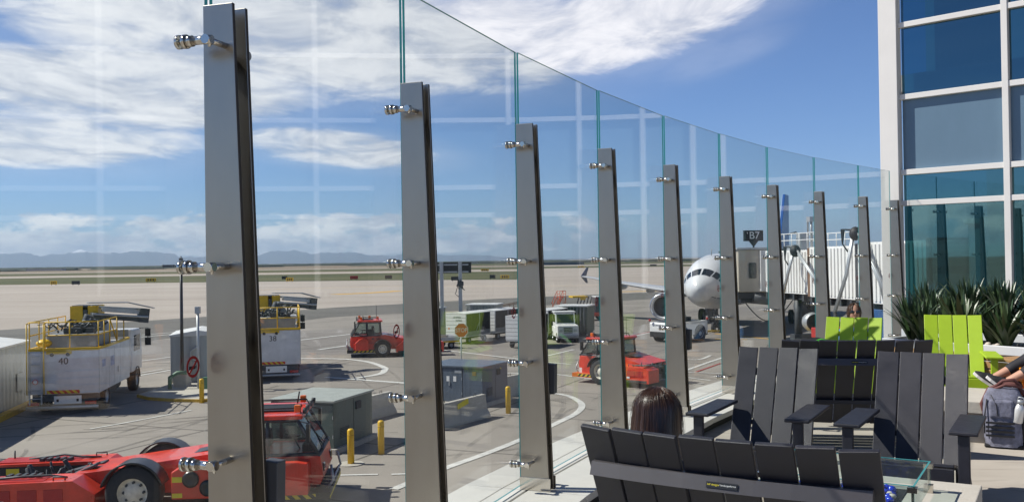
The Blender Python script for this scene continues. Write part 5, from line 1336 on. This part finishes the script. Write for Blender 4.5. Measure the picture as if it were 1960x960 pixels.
# ================================================================== DECK FURNITURE
def slat_chair(n, m, kind, label, cat, loc, rz, group, plate=False):
    """Slatted lounge chair or bench. Local front is -y; n back slats."""
    t = thing(kind, label, cat, (loc[0], loc[1], DZ), rz, group)
    sw, gap = (.137 if n < 6 else .1365), .008; W = n*(sw+gap)-gap; hw = W/2
    cur = .42 if n < 6 else .26
    def back(xc, s): # point on the back plane at slat centre xc, s from 0 bottom to 1 top
        return Vector((xc, .27 + .345*s - cur*xc*xc*.55, .22 + .705*s))
    tilt = math.atan2(.345, .705); rj = random.Random(int(abs(loc[0])*97))
    for k in range(n):
        xc = -hw + sw/2 + k*(sw+gap)
        yaw = math.atan(-2*cur*.55*xc)
        p = back(xc, 0)
        mx = Matrix.Translation(p) @ Matrix.Rotation(-tilt + rj.uniform(-.006,.006), 4, 'X') @ Matrix.Rotation(yaw + rj.uniform(-.02,.02), 4, 'Z') @ Matrix.Rotation(rj.uniform(-.004,.004), 4, 'Y')
        b = B().box(-sw/2, sw/2, -.011, .011, 0, .785, mx); b.done('back_slat', m, t, .004)
    # rails behind the back
    for s_, hh, nm in ((.77, .052, 'back_rail'), (.28, .03, 'lower_back_rail')):
        b = B(); N = 8 if n > 5 else 4
        xs = [-hw+.03 + (W-.06)*k/N for k in range(N+1)]
        pts = [back(x, s_) + Vector((0, .030, -.010)) for x in xs]
        for k in range(N):
            p, q = pts[k], pts[k+1]
            sl = .020 if nm == 'back_rail' else 0
            c = [(p.x,p.y-.016,p.z-hh/2),(q.x,q.y-.016,q.z-hh/2),(q.x,q.y+.016+sl,q.z-hh/2),(p.x,p.y+.016+sl,p.z-hh/2)]
            d = [(p.x,p.y-.016,p.z+hh/2),(q.x,q.y-.016,q.z+hh/2),(q.x,q.y+.016,q.z+hh/2),(p.x,p.y+.016,p.z+hh/2)]
            v = [b.bm.verts.new(w) for w in c+d]
            for f_ in ((3,2,1,0),(4,5,6,7),(0,1,5,4),(2,3,7,6)) + (((3,0,4,7),) if k == 0 else ()) + (((1,2,6,5),) if k == N-1 else ()): b._f([v[j] for j in f_])
        bmesh.ops.remove_doubles(b.bm, verts=b.bm.verts, dist=1e-5)
        r = b.done(nm, 'rail' if m == 'charcoal' and nm == 'back_rail' else m, t)
        if plate and nm == 'back_rail':
            b = B().box(-.06,.06,-.0015,.0015,-.011,.011); o = b.done('maker_plate', 'signblack', r); o.location = back(.0,s_)+Vector((-.02,.0588,-.012)); o.rotation_euler = (R(20),0,0)
            text('lettering', 'loll designs', .0105, 'ytext', o, (.033,.0018,.001), (-1,0,0), (0,0,1), .0002); text('lettering', '/ landscapeforms', .0095, 'signwhite', o, (-.022,.0018,.001), (-1,0,0), (0,0,1), .0002)
    # seat slats run across, sloping down to the back
    for k in range(5):
        y = -.34 + k*.125; z = .365 - .028*k
        mx = Matrix.Translation((0, y, z)) @ Matrix.Rotation(R(-12.6), 4, 'X')
        b = B().box(-hw+.02, hw-.02, 0, .115, -.011, .011, mx); b.done('seat_slat', m, t, .004)
    b = B().box(-hw+.02, hw-.02, -.365, -.345, .19, .35); b.done('front_apron', m, t, .004)
    for sg in (-1, 1):
        x = sg*(hw+.035); xi = sg*(hw-.003); xr = sg*(hw-.075)
        if n < 6:
            b = B(); b.prism([(-.40,.555),(-.40,.577),(.36,.565),(.36,.543)], 'x', x-.078, x+.078); b.done('armrest', m, t, .006)
            b = B(); b.box(x-.032, x+.032, -.375, -.335, 0, .553); b.done('front_leg', m, t, .006)
        else:
            b = B(); b.box(xi-.03, xi+.03, -.342, -.31, 0, .34); b.done('front_leg', m, t, .006)
        b = B(); b.prism([(-.34,.18),(-.34,.36),(.22,.235),(.52,.0),(.40,.0),(.16,.12)], 'x', min(xi, xi+sg*.024), max(xi, xi+sg*.024)); b.done('side_rail', m, t, .004)
        b = B(); b.prism([(.36,.1),(.41,.1),(.46,.50),(.41,.50)], 'x', min(xr, xr+sg*.022), max(xr, xr+sg*.022)); b.done('rear_leg', m, t, .004)
    return t
def origin_from_top(bx, by, rz, top=.615):   # where the seat stands so that its back's top centre is at bx, by
    a = R(rz); return (bx + math.sin(a)*top, by - math.cos(a)*top)
G_dark, G_lime = 'charcoal slatted seats on the deck', 'lime green slatted chairs on the deck'
slat_chair(8, 'charcoal', 'lounge_bench', 'curved charcoal bench seen from behind with a maker plate, nearest the camera', 'bench', origin_from_top(.74, 3.50, 149), 149, G_dark, True)
slat_chair(4, 'charcoal', 'lounge_chair', 'left charcoal slatted chair facing the camera, beside the glass wall', 'chair', origin_from_top(1.96, 6.95, -28), -28, G_dark)
slat_chair(4, 'charcoal', 'lounge_chair', 'right charcoal slatted chair facing the camera, behind the glass fire guard', 'chair', origin_from_top(2.80, 6.44, -30), -30, G_dark)
slat_chair(8, 'charcoal', 'lounge_bench', 'charcoal bench seen from behind between the two charcoal chairs', 'bench', origin_from_top(2.72, 7.45, 170), 170, G_dark, True)
slat_chair(4, 'lime', 'lounge_chair', 'lime green chair with a dark shadow on its back, in front of the seated person', 'chair', origin_from_top(3.70, 10.2, -29), -29, G_lime)
slat_chair(4, 'lime', 'lounge_chair', 'sunlit lime green chair in front of the wooden bench', 'chair', origin_from_top(4.83, 10.35, -22), -22, G_lime)
OC = slat_chair(4, 'orange', 'lounge_chair', 'orange slatted chair at the right edge under the stretched legs', 'chair', (4.93, 8.15), -88, 'orange slatted chairs on the deck')

# fire table with its glass guard
t = thing('fire_table', 'low square concrete fire table in front of the right charcoal chair', 'table', (2.50, 5.05, DZ), 149.5)
# local: x runs away to the left, y runs towards the camera
b = B().box(0, 1.15, 0, 1.1, .27, .36); b.i = 1; b.box(.12,1.03,.12,.98,0,.27); tp = b.done('table_top', ['conclight', 'conc'], t, .006)
b = B().box(.33,.92,.30,.85,.361,.366); b.done('burner_tray', 'black', t)
rnd = random.Random(2); b = B()
for k in range(260):
    s_ = rnd.uniform(.010,.024); p = (rnd.uniform(.36,.89), rnd.uniform(.33,.82), .37+rnd.uniform(0,.02))
    b.i = 0 if rnd.random() < .75 else 1; b.ell(p, (s_, s_*.8, s_*.7), 6, 4)
b.done('fire_glass', ['blueglass', 'pebble'], t, kind='stuff')
g = thing('glass_guard', 'clear glass wind guard standing on the low concrete fire table', 'glass guard', (2.50, 5.05, DZ+.361), 149.5)
for x0, x1, y0, y1 in ((.22,.95,.27,.278),(.22,.95,.872,.880),(.22,.228,.279,.871),(.942,.95,.279,.871)):
    b = B().box(x0, x1, y0, y1, .03, .155); b.i = 1; b.box(x0-.0005, x1+.0005, y0-.0005, y1+.0005, .155, .158); b.done('pane', ['tableglass', 'glassedge'], g)
b = B()
for x, y in ((.23,.285),(.94,.285),(.23,.865),(.94,.865)):
    b.box(x-.022,x+.022,y-.022,y+.022,.125,.150).box(x-.022,x+.022,y-.022,y+.022,.0,.04).box(x-.006,x+.006,y-.006,y+.006,.0,.15)
b.done('corner_clips', 'chrome', g)
# second low concrete table under the resting shoes
t = thing('low_table', 'low concrete table under the resting black shoes', 'table', (4.28, 8.28, DZ), 148)
b = B().box(-.02, 1.0, -.35, .55, .26, .36); b.i = 1; b.box(.08,.9,-.25,.45,0,.26); b.done('table_top', ['conclight', 'conc'], t, .006)
# side table with a small bag
t = thing('side_table', 'small charcoal side table behind the rear charcoal bench', 'table', (3.02, 9.55, DZ), 20)
b = B().box(-.3,.3,-.3,.3,.60,.625); b.done('table_top', 'charcoal', t, .004)
for x in (-.27,.27):
    for y in (-.27,.27): B().box(x-.02,x+.02,y-.02,y+.02,0,.599).done('leg', 'charcoal', t)
t = thing('small_bag', 'crumpled black bag with neon green trim on the small side table', 'bag', (3.0, 9.5, DZ+.625), 20)
b = B(); rnd = random.Random(8); b.ell((0,0,.07), (.26,.16,.075), 18, 10)
for v in b.bm.verts: v.co += Vector((rnd.uniform(-1,1), rnd.uniform(-1,1), rnd.uniform(-.4,1)))*.016; v.co.z = max(v.co.z, 0)
b.done('bag_body', 'packblack', t)
b = B(); b.tube([(-.2,-.12,.06),(-.1,-.15,.12),(.02,-.14,.14),(.14,-.12,.11)], .013, 6); b.done('trim', 'neon', t)
b = B(); b.tube([(-.22,-.12,.04),(-.18,-.16,.10),(-.05,-.17,.11)], .010, 6); b.done('zip', 'signwhite', t)

# ================================================================== PLANTER BENCH AND PLANTS
t = thing('wooden_bench', 'oiled wooden slatted bench in front of the white planter', 'bench', (4.18, 12.0, DZ), -55.5)
t.scale = (1, 1, 1.09)
# local x runs along the bench to the right and towards the camera; -y is the front
LB = 5.2
b = B()
for k in range(5): b.box(0, LB, -.42+.085*k, -.345+.085*k, .42, .45)
b.done('seat_slats', 'wood', t, .004)
b = B()
for k in range(5): b.box(0, LB, -.44, -.42, .04+.078*k, .105+.078*k)
b.done('front_slats', 'wood', t, .004)
b = B()
for k in range(7): b.box(.05+LB*k/6.2, .1+LB*k/6.2, -.415, -.02, 0, .415)
b.done('supports', 'black', t)
def planter(name_label, loc, rz, L_, w, h, z=0):
    t = thing('planter', name_label, 'planter', (loc[0], loc[1], DZ), rz, 'white planters by the terminal facade')
    b = B(); b.box(0,L_,0,.04,z,h).box(0,L_,w-.04,w,z,h).box(0,.04,.04,w-.04,z,h).box(L_-.04,L_,.04,w-.04,z,h); b.done('trough', 'planter', t, .006)
    B().box(.04,L_-.04,.04,w-.04,z,h-.07).done('soil', 'soil', t)
    rnd = random.Random(int(L_*10)); b = B()
    for k in range(330):
        s_ = rnd.uniform(.018,.042); b.ell((rnd.uniform(.07,L_-.07), rnd.uniform(.07,w-.07), h-.06+rnd.uniform(0,.05)), (s_, s_*rnd.uniform(.7,1), s_*.75), 7, 5)
    b.done('pebbles', 'pebble', t, kind='stuff')
    return t
planter('long white planter with pebbles behind the wooden bench', (4.55, 11.62), -55.5, 4.6, .55, .575)
planter('second white planter with pebbles close to the facade glass', (5.12, 12.42), -50, 5.0, .6, .62)
def flax(seed, h, n):
    rnd = random.Random(seed); b = B(); b.sm = True
    for k in range(n):
        az = rnd.uniform(0, 2*math.pi); lean = rnd.uniform(.06, .95)**1.1; L_ = h*rnd.uniform(.6, 1.12); w = rnd.uniform(.018, .034)
        dx, dy = math.cos(az), math.sin(az); sx, sy = -dy, dx
        b.i = 0 if rnd.random() < .72 else 1
        rows = []; ang = lean*(.60 if h < .7 else .45); x = .03*dx*rnd.random(); y = .03*dy*rnd.random(); z = 0; d = 0; tw = rnd.uniform(-.5,.5)
        bend = lean*rnd.uniform(.5, 1.5)
        for j in range(8):
            u = j/7; ww = w*(.75+.9*u if u < .35 else 1.07*(1-((u-.35)/.65)**2.2)) + .0015
            px, py = x+dx*d, y+dy*d; c, s_ = math.cos(tw*u), math.sin(tw*u)
            ex, ey, ez = sx*c, sy*c, s_
            rows.append([(px-ex*ww, py-ey*ww, z+.25*ww-ez*ww), (px, py, z-.15*ww), (px+ex*ww, py+ey*ww, z+.25*ww+ez*ww)])
            a = ang + bend*u*u; d += math.sin(a)*L_/7; z += math.cos(a)*L_/7
        b.grid(rows)
    return b
protos = []
spot = []
pa, pd = Vector((4.55, 11.62)), Vector((math.cos(R(-55.5)), math.sin(R(-55.5)))); pn = Vector((-pd.y, pd.x))
for k in range(18): spot.append((pa + pd*(.18+.25*k) + pn*(.20 if k % 2 else .36), .53, .82, 26, 0))
qa, qd = Vector((5.12, 12.42)), Vector((math.cos(R(-50)), math.sin(R(-50)))); qn = Vector((-qd.y, qd.x))
for k in range(23): spot.append((qa + qd*(.12+.225*k) + qn*(.2 if k % 2 else .42), .56, 1.12, 40, 1))
PLAB = {0: 'short dark green flax plant in the planter behind the wooden bench', 1: 'tall dark green flax plant in the planter against the facade glass'}
base = {}
for key, h, n in ((0,.62,70),(1,.76,96)):
    base[key] = [flax(31+key*10+q, h, n).done('flax_leaves', ['leaf','leaf2'], fix=False).data for q in range(4)]
for o in [o for o in COL.objects if o.name.startswith('flax_leaves')]: bpy.data.objects.remove(o)
for k, (p, z, h, n, key) in enumerate(spot):
    o = bpy.data.objects.new('flax_plant', base[key][k % 4]); COL.objects.link(o); o.location = (p.x, p.y, DZ+z-.02); o.rotation_euler = (0, 0, k*1.9); s_ = random.uniform(.78, 1.0); o.scale = (s_, s_, s_*random.uniform(.92,1.08))
    tag(o, PLAB[key], 'plant', 'short flax plants' if key == 0 else 'tall flax plants')

# ================================================================== PEOPLE
def skinned(name, joints, edges, m, parent, sub=2, extra=None):
    """one continuous surface grown over joints {name: (x, y, z, radius)}"""
    keys = list(joints); me = bpy.data.meshes.new(name)
    me.from_pydata([joints[k][:3] for k in keys], [(keys.index(a), keys.index(c)) for a, c in edges], [])
    o = bpy.data.objects.new(name, me); COL.objects.link(o)
    sk = o.modifiers.new('Skin', 'SKIN')
    for k, key in enumerate(keys):
        r = joints[key][3]; rr = r if isinstance(r, tuple) else (r, r); me.skin_vertices[0].data[k].radius = rr
        me.skin_vertices[0].data[k].use_root = (k == 0)
    sd = o.modifiers.new('Sub', 'SUBSURF'); sd.levels = sub; sd.render_levels = sub
    dg = bpy.context.evaluated_depsgraph_get(); dg.update()
    nm = bpy.data.meshes.new_from_object(o.evaluated_get(dg)); bpy.data.objects.remove(o)
    bb = bmesh.new(); bb.from_mesh(nm)
    if extra:
        for c, r, mx in extra:
            B_ = B(); B_.bm.free(); B_.bm = bb; B_.ell(c, r, 24, 16, mx)
    bb.to_mesh(nm); bb.free()
    for p in nm.polygons: p.use_smooth = True; p.material_index = 0
    nm.materials.clear(); nm.materials.append(M[m])
    o = bpy.data.objects.new(name, nm); COL.objects.link(o); o.parent = parent
    return o
def seated(t, skin='skin', lean=.35, crossed=False, arms=True):
    """seated adult facing -y with the hips at the origin (z = hip height); returns joint map"""
    J = {}
    J['pelvis'] = (0, 0, .40, .135)
    J['waist'] = (0, .10, .58, .120); J['chest'] = (0, .19, .80, .145); J['neckb'] = (0, .235, .945, .075); J['neck'] = (0, .225, 1.00, .052); J['headb'] = (0, .21, 1.06, .06)
    E = [('pelvis','waist'),('waist','chest'),('chest','neckb'),('neckb','neck'),('neck','headb')]
    for sg, n in ((-1,'l'),(1,'r')):
        J['sh'+n] = (sg*.165, .225, .885, .062); J['el'+n] = (sg*.25, .07, .66, .043); J['wr'+n] = (sg*.20, -.16, .60, .029); J['ha'+n] = (sg*.18, -.24, .585, .034)
        E += [('chest','sh'+n),('sh'+n,'el'+n),('el'+n,'wr'+n),('wr'+n,'ha'+n)]
        for q in range(4):
            f0 = (sg*.18+(q-1.5)*.019, -.29, .585, .009); f1 = (sg*.18+(q-1.5)*.021, -.325+abs(q-1.5)*.006, .578, .008); f2 = (sg*.18+(q-1.5)*.021, -.345+abs(q-1.5)*.006, .560, .006)
            J[f'f{n}{q}a'] = f0; J[f'f{n}{q}b'] = f1; J[f'f{n}{q}c'] = f2; E += [('ha'+n, f'f{n}{q}a'),(f'f{n}{q}a',f'f{n}{q}b'),(f'f{n}{q}b',f'f{n}{q}c')]
        J[f't{n}a'] = (sg*.18-sg*.045, -.235, .58, .010); J[f't{n}b'] = (sg*.18-sg*.055, -.27, .572, .008); E += [('ha'+n, f't{n}a'),(f't{n}a',f't{n}b')]
        J['hip'+n] = (sg*.09, -.02, .40, .105); J['kn'+n] = (sg*.12, -.43, .50, .062); J['an'+n] = (sg*.12, -.52, .10, .040); J['to'+n] = (sg*.13, -.68, .045, .034)
        E += [('pelvis','hip'+n),('hip'+n,'kn'+n),('kn'+n,'an'+n),('an'+n,'to'+n)]
    return J, E
def head_parts(c, tilt):
    mx = Matrix.Rotation(R(tilt), 3, 'X')
    L_ = [((c[0],c[1],c[2]), (.073,.092,.112), mx)]
    f = lambda x,y,z: tuple(Vector(c)+mx @ Vector((x,y,z)))
    L_ += [(f(0,-.095,-.015), (.013,.020,.026), mx), (f(0,-.070,-.085), (.040,.030,.032), mx), (f(-.074,.0,-.01), (.010,.022,.032), mx), (f(.074,.0,-.01), (.010,.022,.032), mx), (f(0,-.088,-.058),(.026,.010,.008),mx), (f(-.03,-.086,.012),(.016,.010,.010),mx), (f(.03,-.086,.012),(.016,.010,.010),mx)]
    return L_
def clothe(t, J, names, E, grow, m, nm):
    j = {k: (*J[k][:3], J[k][3]+grow) for k in names}
    return skinned(nm, j, [e for e in E if e[0] in j and e[1] in j], m, t)
def person(label, loc, rz, top, trousers):
    t = thing('person', label, 'person', loc, rz)
    J, E = seated(t); hc = (0, .185, 1.155)
    skinned('body', J, E, 'skin', t, 2, head_parts(hc, -4))
    clothe(t, J, ['pelvis','waist','chest','neckb','shl','ell','wrl','shr','elr','wrr'], E, .014, top, 'shirt')
    clothe(t, J, ['pelvis','hipl','knl','anl','hipr','knr','anr'], E, .012, trousers, 'trousers')
    for sg, n in ((-1,'l'),(1,'r')):
        a = J['an'+n]; b = B(); b.ell((a[0], a[1]-.08, .05), (.05,.14,.05), 14, 8); b.done('shoe', 'shoe', t)
    return t, Vector(hc)
def long_hair(t, hc, m, m2, rx, ry, top, drop, seed, back=.05, front=-.2):
    """hair as a shell of thick locks falling from the crown"""
    rnd = random.Random(seed); b = B(); b.sm = True; n = 72; rows = []
    # shell: crown cap then a curtain down the sides and back, open at the face
    prof = []
    for k in range(9):
        a = R(90 - 11*k); prof.append((math.cos(a), math.sin(a)*top))
    zlast = prof[-1][1]
    for k in range(1, 13): prof.append((1.0 + .08*math.sin(k/12*2.2) - .10*(k/12)**2, zlast - drop*k/12))
    for i, (r_, z) in enumerate(prof):
        row = []
        low = max(0, (i-8)/12)
        for j in range(n+1):
            a = R(-62 + 304*j/n)                       # gap towards -y (the face)
            g = 1 + .010*math.sin(j*.55+2*math.sin(j*.21)) * min(1, i/5)
            x = rx*r_*g*math.cos(a); y = ry*r_*g*math.sin(a)
            yy = y + back*low
            if low > 0 and y < 0: yy = y*(1-.6*low)
            row.append(hc + Vector((x*(1+.05*low), yy, z + (.012*math.sin(j*1.3)*low))))
        rows.append(row)
    b.grid(rows); o = b.done('hair', m, t); sd = o.modifiers.new('Solid','SOLIDIFY'); sd.thickness = .012
    b = B()
    for k in range(220):
        j = rnd.randrange(2, n-1); off = rnd.uniform(.995, 1.045); i0 = rnd.randrange(0, 4); i1 = rnd.randrange(14, 21); dj = 0.0; pts = []
        for i in range(i0, i1, 2):
            c = hc.copy(); c.z = rows[i][j].z; q = rows[i][j]; dj += rnd.uniform(-.004,.004)
            pts.append(Vector((c.x+(q.x-c.x)*off+dj, c.y+(q.y-c.y)*off, q.z+.004)))
        b.i = 1 if rnd.random() < .16 else 0
        if len(pts) > 2: b.tube(pts, rnd.uniform(.0004,.0009), 4, r2=.0003)
    b.done('hair_strands', [m, m2], o)
    return o
# woman on the near bench, seen from behind
wo = Vector(origin_from_top(.80, 3.60, 149)); a = R(149)
off = Vector((math.cos(a)*.455, math.sin(a)*.455))   # right of the bench middle seen from the seat, left in the picture
pw, hc = person('person with long dark brown hair sitting on the near charcoal bench, back to the camera', (wo.x+off.x, wo.y+off.y, DZ-.165), 149, 'top', 'leggings')
pw.scale = (.92,.92,.92)
long_hair(pw, hc + Vector((0,.005,.012)), 'hair', 'hairlight', .116, .122, .126, .34, 5)
# person behind the shaded lime chair
pb_, hc2 = person('person in a blue shirt with short brown hair and sunglasses behind the shaded lime chair', (4.28, 11.72, DZ-.20), -10, 'denim', 'leggings')
pb_.scale = (.93,.93,.93)
long_hair(pb_, hc2 + Vector((0,.008,.012)), 'hair2', 'hairlight', .086, .104, .120, .07, 9, .0)
b = B()
for x in (-.034,.034): b.ell(tuple(hc2+Vector((x,-.094,.016))), (.028,.010,.019), 12, 8)
b.tube([tuple(hc2+Vector((-.06,-.085,.02))), tuple(hc2+Vector((-.08,.0,.015)))], .004, 5).tube([tuple(hc2+Vector((.06,-.085,.02))), tuple(hc2+Vector((.08,.0,.015)))], .004, 5); b.done('sunglasses', 'windscreen', pb_)
# reclining person in the orange chair: legs stretched onto the low table
t = thing('person', 'reclining person at the right edge with black leggings and black white soled shoes', 'person', (0, 0, DZ))
J = {'pelvis': (4.98,8.15,.42,.14), 'waist': (5.16,8.15,.56,.125), 'chest': (5.32,8.14,.76,.15), 'neckb': (5.42,8.14,.92,.07), 'neck': (5.43,8.14,.99,.052), 'headb': (5.42,8.14,1.05,.06)}
E = [('pelvis','waist'),('waist','chest'),('chest','neckb'),('neckb','neck'),('neck','headb')]
for sg, n, ank, kn in ((1,'l',(4.33,8.50,.475),(4.72,8.46,.70)), (-1,'r',(4.345,8.30,.465),(4.74,8.21,.71))):
    J['hip'+n] = (4.95,8.15+sg*.09,.42,.105); J['kn'+n] = (*kn,.066); k_, a_ = Vector(kn), Vector(ank)
    J['ca'+n] = (*(k_*.68+a_*.32+Vector((0,0,-.015))),.058); J['an'+n] = (*ank,.036); J['to'+n] = (ank[0]-.05,ank[1],ank[2]-.03,.036)
    E += [('pelvis','hip'+n),('hip'+n,'kn'+n),('kn'+n,'ca'+n),('ca'+n,'an'+n),('an'+n,'to'+n)]
    J['sh'+n] = (5.38,8.14+sg*.165,.87,.06); J['el'+n] = (5.2,8.14+sg*.27,.66,.043); J['wr'+n] = (4.98,8.14+sg*.24,.62,.03); J['ha'+n] = (4.91,8.14+sg*.22,.61,.034)
    E += [('chest','sh'+n),('sh'+n,'el'+n),('el'+n,'wr'+n),('wr'+n,'ha'+n)]
    for q in range(4):
        J[f'f{n}{q}a'] = (4.86,8.14+sg*.22+(q-1.5)*.019,.61,.009); J[f'f{n}{q}b'] = (4.82,8.14+sg*.22+(q-1.5)*.02,.60,.007); E += [('ha'+n,f'f{n}{q}a'),(f'f{n}{q}a',f'f{n}{q}b')]
skinned('body', J, E, 'skin', t, 2, [((5.40,8.14,1.14), (.092,.073,.112), None), ((5.305,8.14,1.12), (.02,.013,.026), None)])
clothe(t, J, ['pelvis','waist','chest','neckb','shl','ell','wrl','shr','elr','wrr'], E, .014, 'top', 'jumper')
for n in 'lr':   # leggings end below the calf
    k_, c_, a_ = Vector(J['kn'+n][:3]), Vector(J['ca'+n][:3]), Vector(J['an'+n][:3])
    J['cu'+n] = (*(c_*.38+a_*.62), .047)
clothe(t, J, ['pelvis','hipl','knl','cal','cul','hipr','knr','car','cur'], E+[('cal','cul'),('car','cur')], .010, 'leggings', 'leggings')
b = B(); b.ell((5.43,8.14,1.17), (.09,.085,.12), 16, 10); b.done('hair', 'hair2', t)
def trainer(ank, yaw, lab):
    # toe points along local -x and slightly up; heel on the table
    s = B(); rows = []; s.sm = True
    secs = [(.075,.030,.10,.030),(.05,.040,.125,.0),(.0,.042,.120,-.002),(-.06,.045,.098,.0),(-.12,.050,.078,.006),(-.17,.046,.062,.014),(-.205,.030,.046,.022)]
    for x, w, h, z0 in secs:
        rows.append([(x, w*math.cos(R(a_)), z0+.014+(h-z0-.014)*max(0, math.sin(R(a_)))**.75) for a_ in range(0, 181, 18)])
    s.grid(rows)
    s._f([s.bm.verts.new(p) for p in rows[0]]); s._f([s.bm.verts.new(p) for p in rows[-1]])
    o = s.done('shoe', 'shoe', t, label=lab)
    b = B(); b.sm = False; up_, dn = [], []
    for x, w, h, z0 in secs: up_.append((x, w*1.05, z0+.012)); dn.append((x*1.02, w*1.0, z0-.012))
    rr = []
    for (x, w, z), (x2, w2, z2) in zip(up_, dn): rr.append([(x2,-w2,z2),(x,-w,z),(x,w,z),(x2,w2,z2),(x2,-w2,z2)])
    b.grid(rr); b._f([b.bm.verts.new(p) for p in rr[0][:4]]); b._f([b.bm.verts.new(p) for p in rr[-1][:4]])
    b.done('sole', 'sole', o)
    b = B()
    for k in range(4): b.tube([(-.035-.022*k,-.03,.088-.010*k),(-.03-.022*k,0,.108-.010*k),(-.035-.022*k,.03,.088-.010*k)], .004, 5)
    b.done('laces', 'packblack', o)
    text('side_lettering', 'FOCUS', .026, 'signwhite', o, (-.02,-.0475,.058), (1,0,-.12), (0,.3,1), .0008)
    o.location = (ank[0]+.01, ank[1], ank[2]-.082); o.rotation_euler = (0, R(30), R(yaw))
trainer((4.345,8.30,.465), -22, None); trainer((4.33,8.50,.475), -24, None)

# ================================================================== BAGS
t = thing('backpack', 'heather grey backpack with bottle and maroon straps standing on the deck', 'backpack', (4.05, 7.80, DZ), -28)
b = B(); b.sm = True; rows = []
for k in range(15):
    u = k/14; z = .015+.47*u
    w = .155*(1-.30*max(0,(u-.7)/.3)**2)*(1-.12*(1-u)**4); d = .115*(1-.45*max(0,(u-.62)/.38)**1.7)
    row = []
    for j in range(29):
        a_ = 2*math.pi*j/28; c, s_ = math.cos(a_), math.sin(a_)
        q = (abs(c)**3.2+abs(s_)**3.2)**(-1/3.2)
        row.append((w*c*q*(1+.02*math.sin(3*z*20+j)), d*s_*q*(1+.035*math.sin(j*1.7+9*u)), z))
    rows.append(row)
b.grid(rows); b._f([b.bm.verts.new(p) for p in rows[-1][:-1]]); b._f([b.bm.verts.new(p) for p in rows[0][:-1]])
bg_ = b.done('pack_body', 'pack', t)
b = B().box(-.145,.145,-.10,.10,-.0,.03); b.done('base', 'packblack', t, .02)
b = B(); b.ell((.145,.02,.22), (.045,.115,.21), 16, 10); b.done('side_panel', 'packblack', t)
b = B()
for k in range(4): b.box(-.13,.08,-.134,-.118,.10+.035*k,.115+.035*k)
b.done('lash_straps', 'packblack', t)
b = B(); b.box(-.105,.075,-.128,-.09,.25,.40); b.done('front_pocket', 'pack', t, .018)
b = B(); b.tube([(-.09,-.11,.44),(-.05,-.13,.36),(-.04,-.13,.27)], .004, 5).tube([(-.12,-.09,.40),(-.14,-.11,.25),(-.14,-.11,.12)], .006, 5); b.done('zip', 'black', t)
b = B(); b.tube([(-.13,-.02,.22),(-.16,-.03,.35),(-.11,0,.47),(.0,.02,.52),(.10,.01,.52),(.17,-.01,.42),(.18,.0,.3)], .016, 8); b.tube([(-.06,-.02,.49),(.0,-.05,.55),(.08,-.03,.56),(.13,.0,.50)], .014, 8); b.tube([(-.10,-.04,.46),(.02,-.06,.52),(.14,-.03,.50)], .012, 8); b.done('straps', 'strap', t)
o = thing('water_bottle', 'white steel water bottle tucked in the side of the grey backpack', 'bottle', (4.095, 7.675, DZ+.22), -28)
b = B(); b.lathe([(.036,0),(.040,.006),(.040,.11),(.034,.135),(.022,.148),(.022,.155)], (0,0,0), 'z', 20); b.done('flask', 'bottle', o)
b = B(); b.lathe([(.025,.156),(.025,.185),(.02,.19)], (0,0,0), 'z', 18).tube([(-.022,0,.188),(-.018,0,.21),(.018,0,.21),(.022,0,.188)], .005, 6); b.done('cap', 'lgrey', o)
o.rotation_euler = (R(4), R(9), R(-28))
t = thing('shoulder_bag', 'black bag on the deck behind the grey backpack at the right edge', 'bag', (4.40, 7.96, DZ), -35)
b = B(); b.box(-.19,.19,-.10,.10,.0,.34); b.done('bag_body', 'packblack', t, .045)
b = B(); b.tube([(-.14,-.02,.32),(-.1,-.02,.44),(.1,-.02,.44),(.14,-.02,.32)], .012, 8); b.done('handle', 'black', t)
b = B().box(-.15,.15,-.112,-.098,.06,.2); b.done('front_pocket', 'packblack', t, .02)
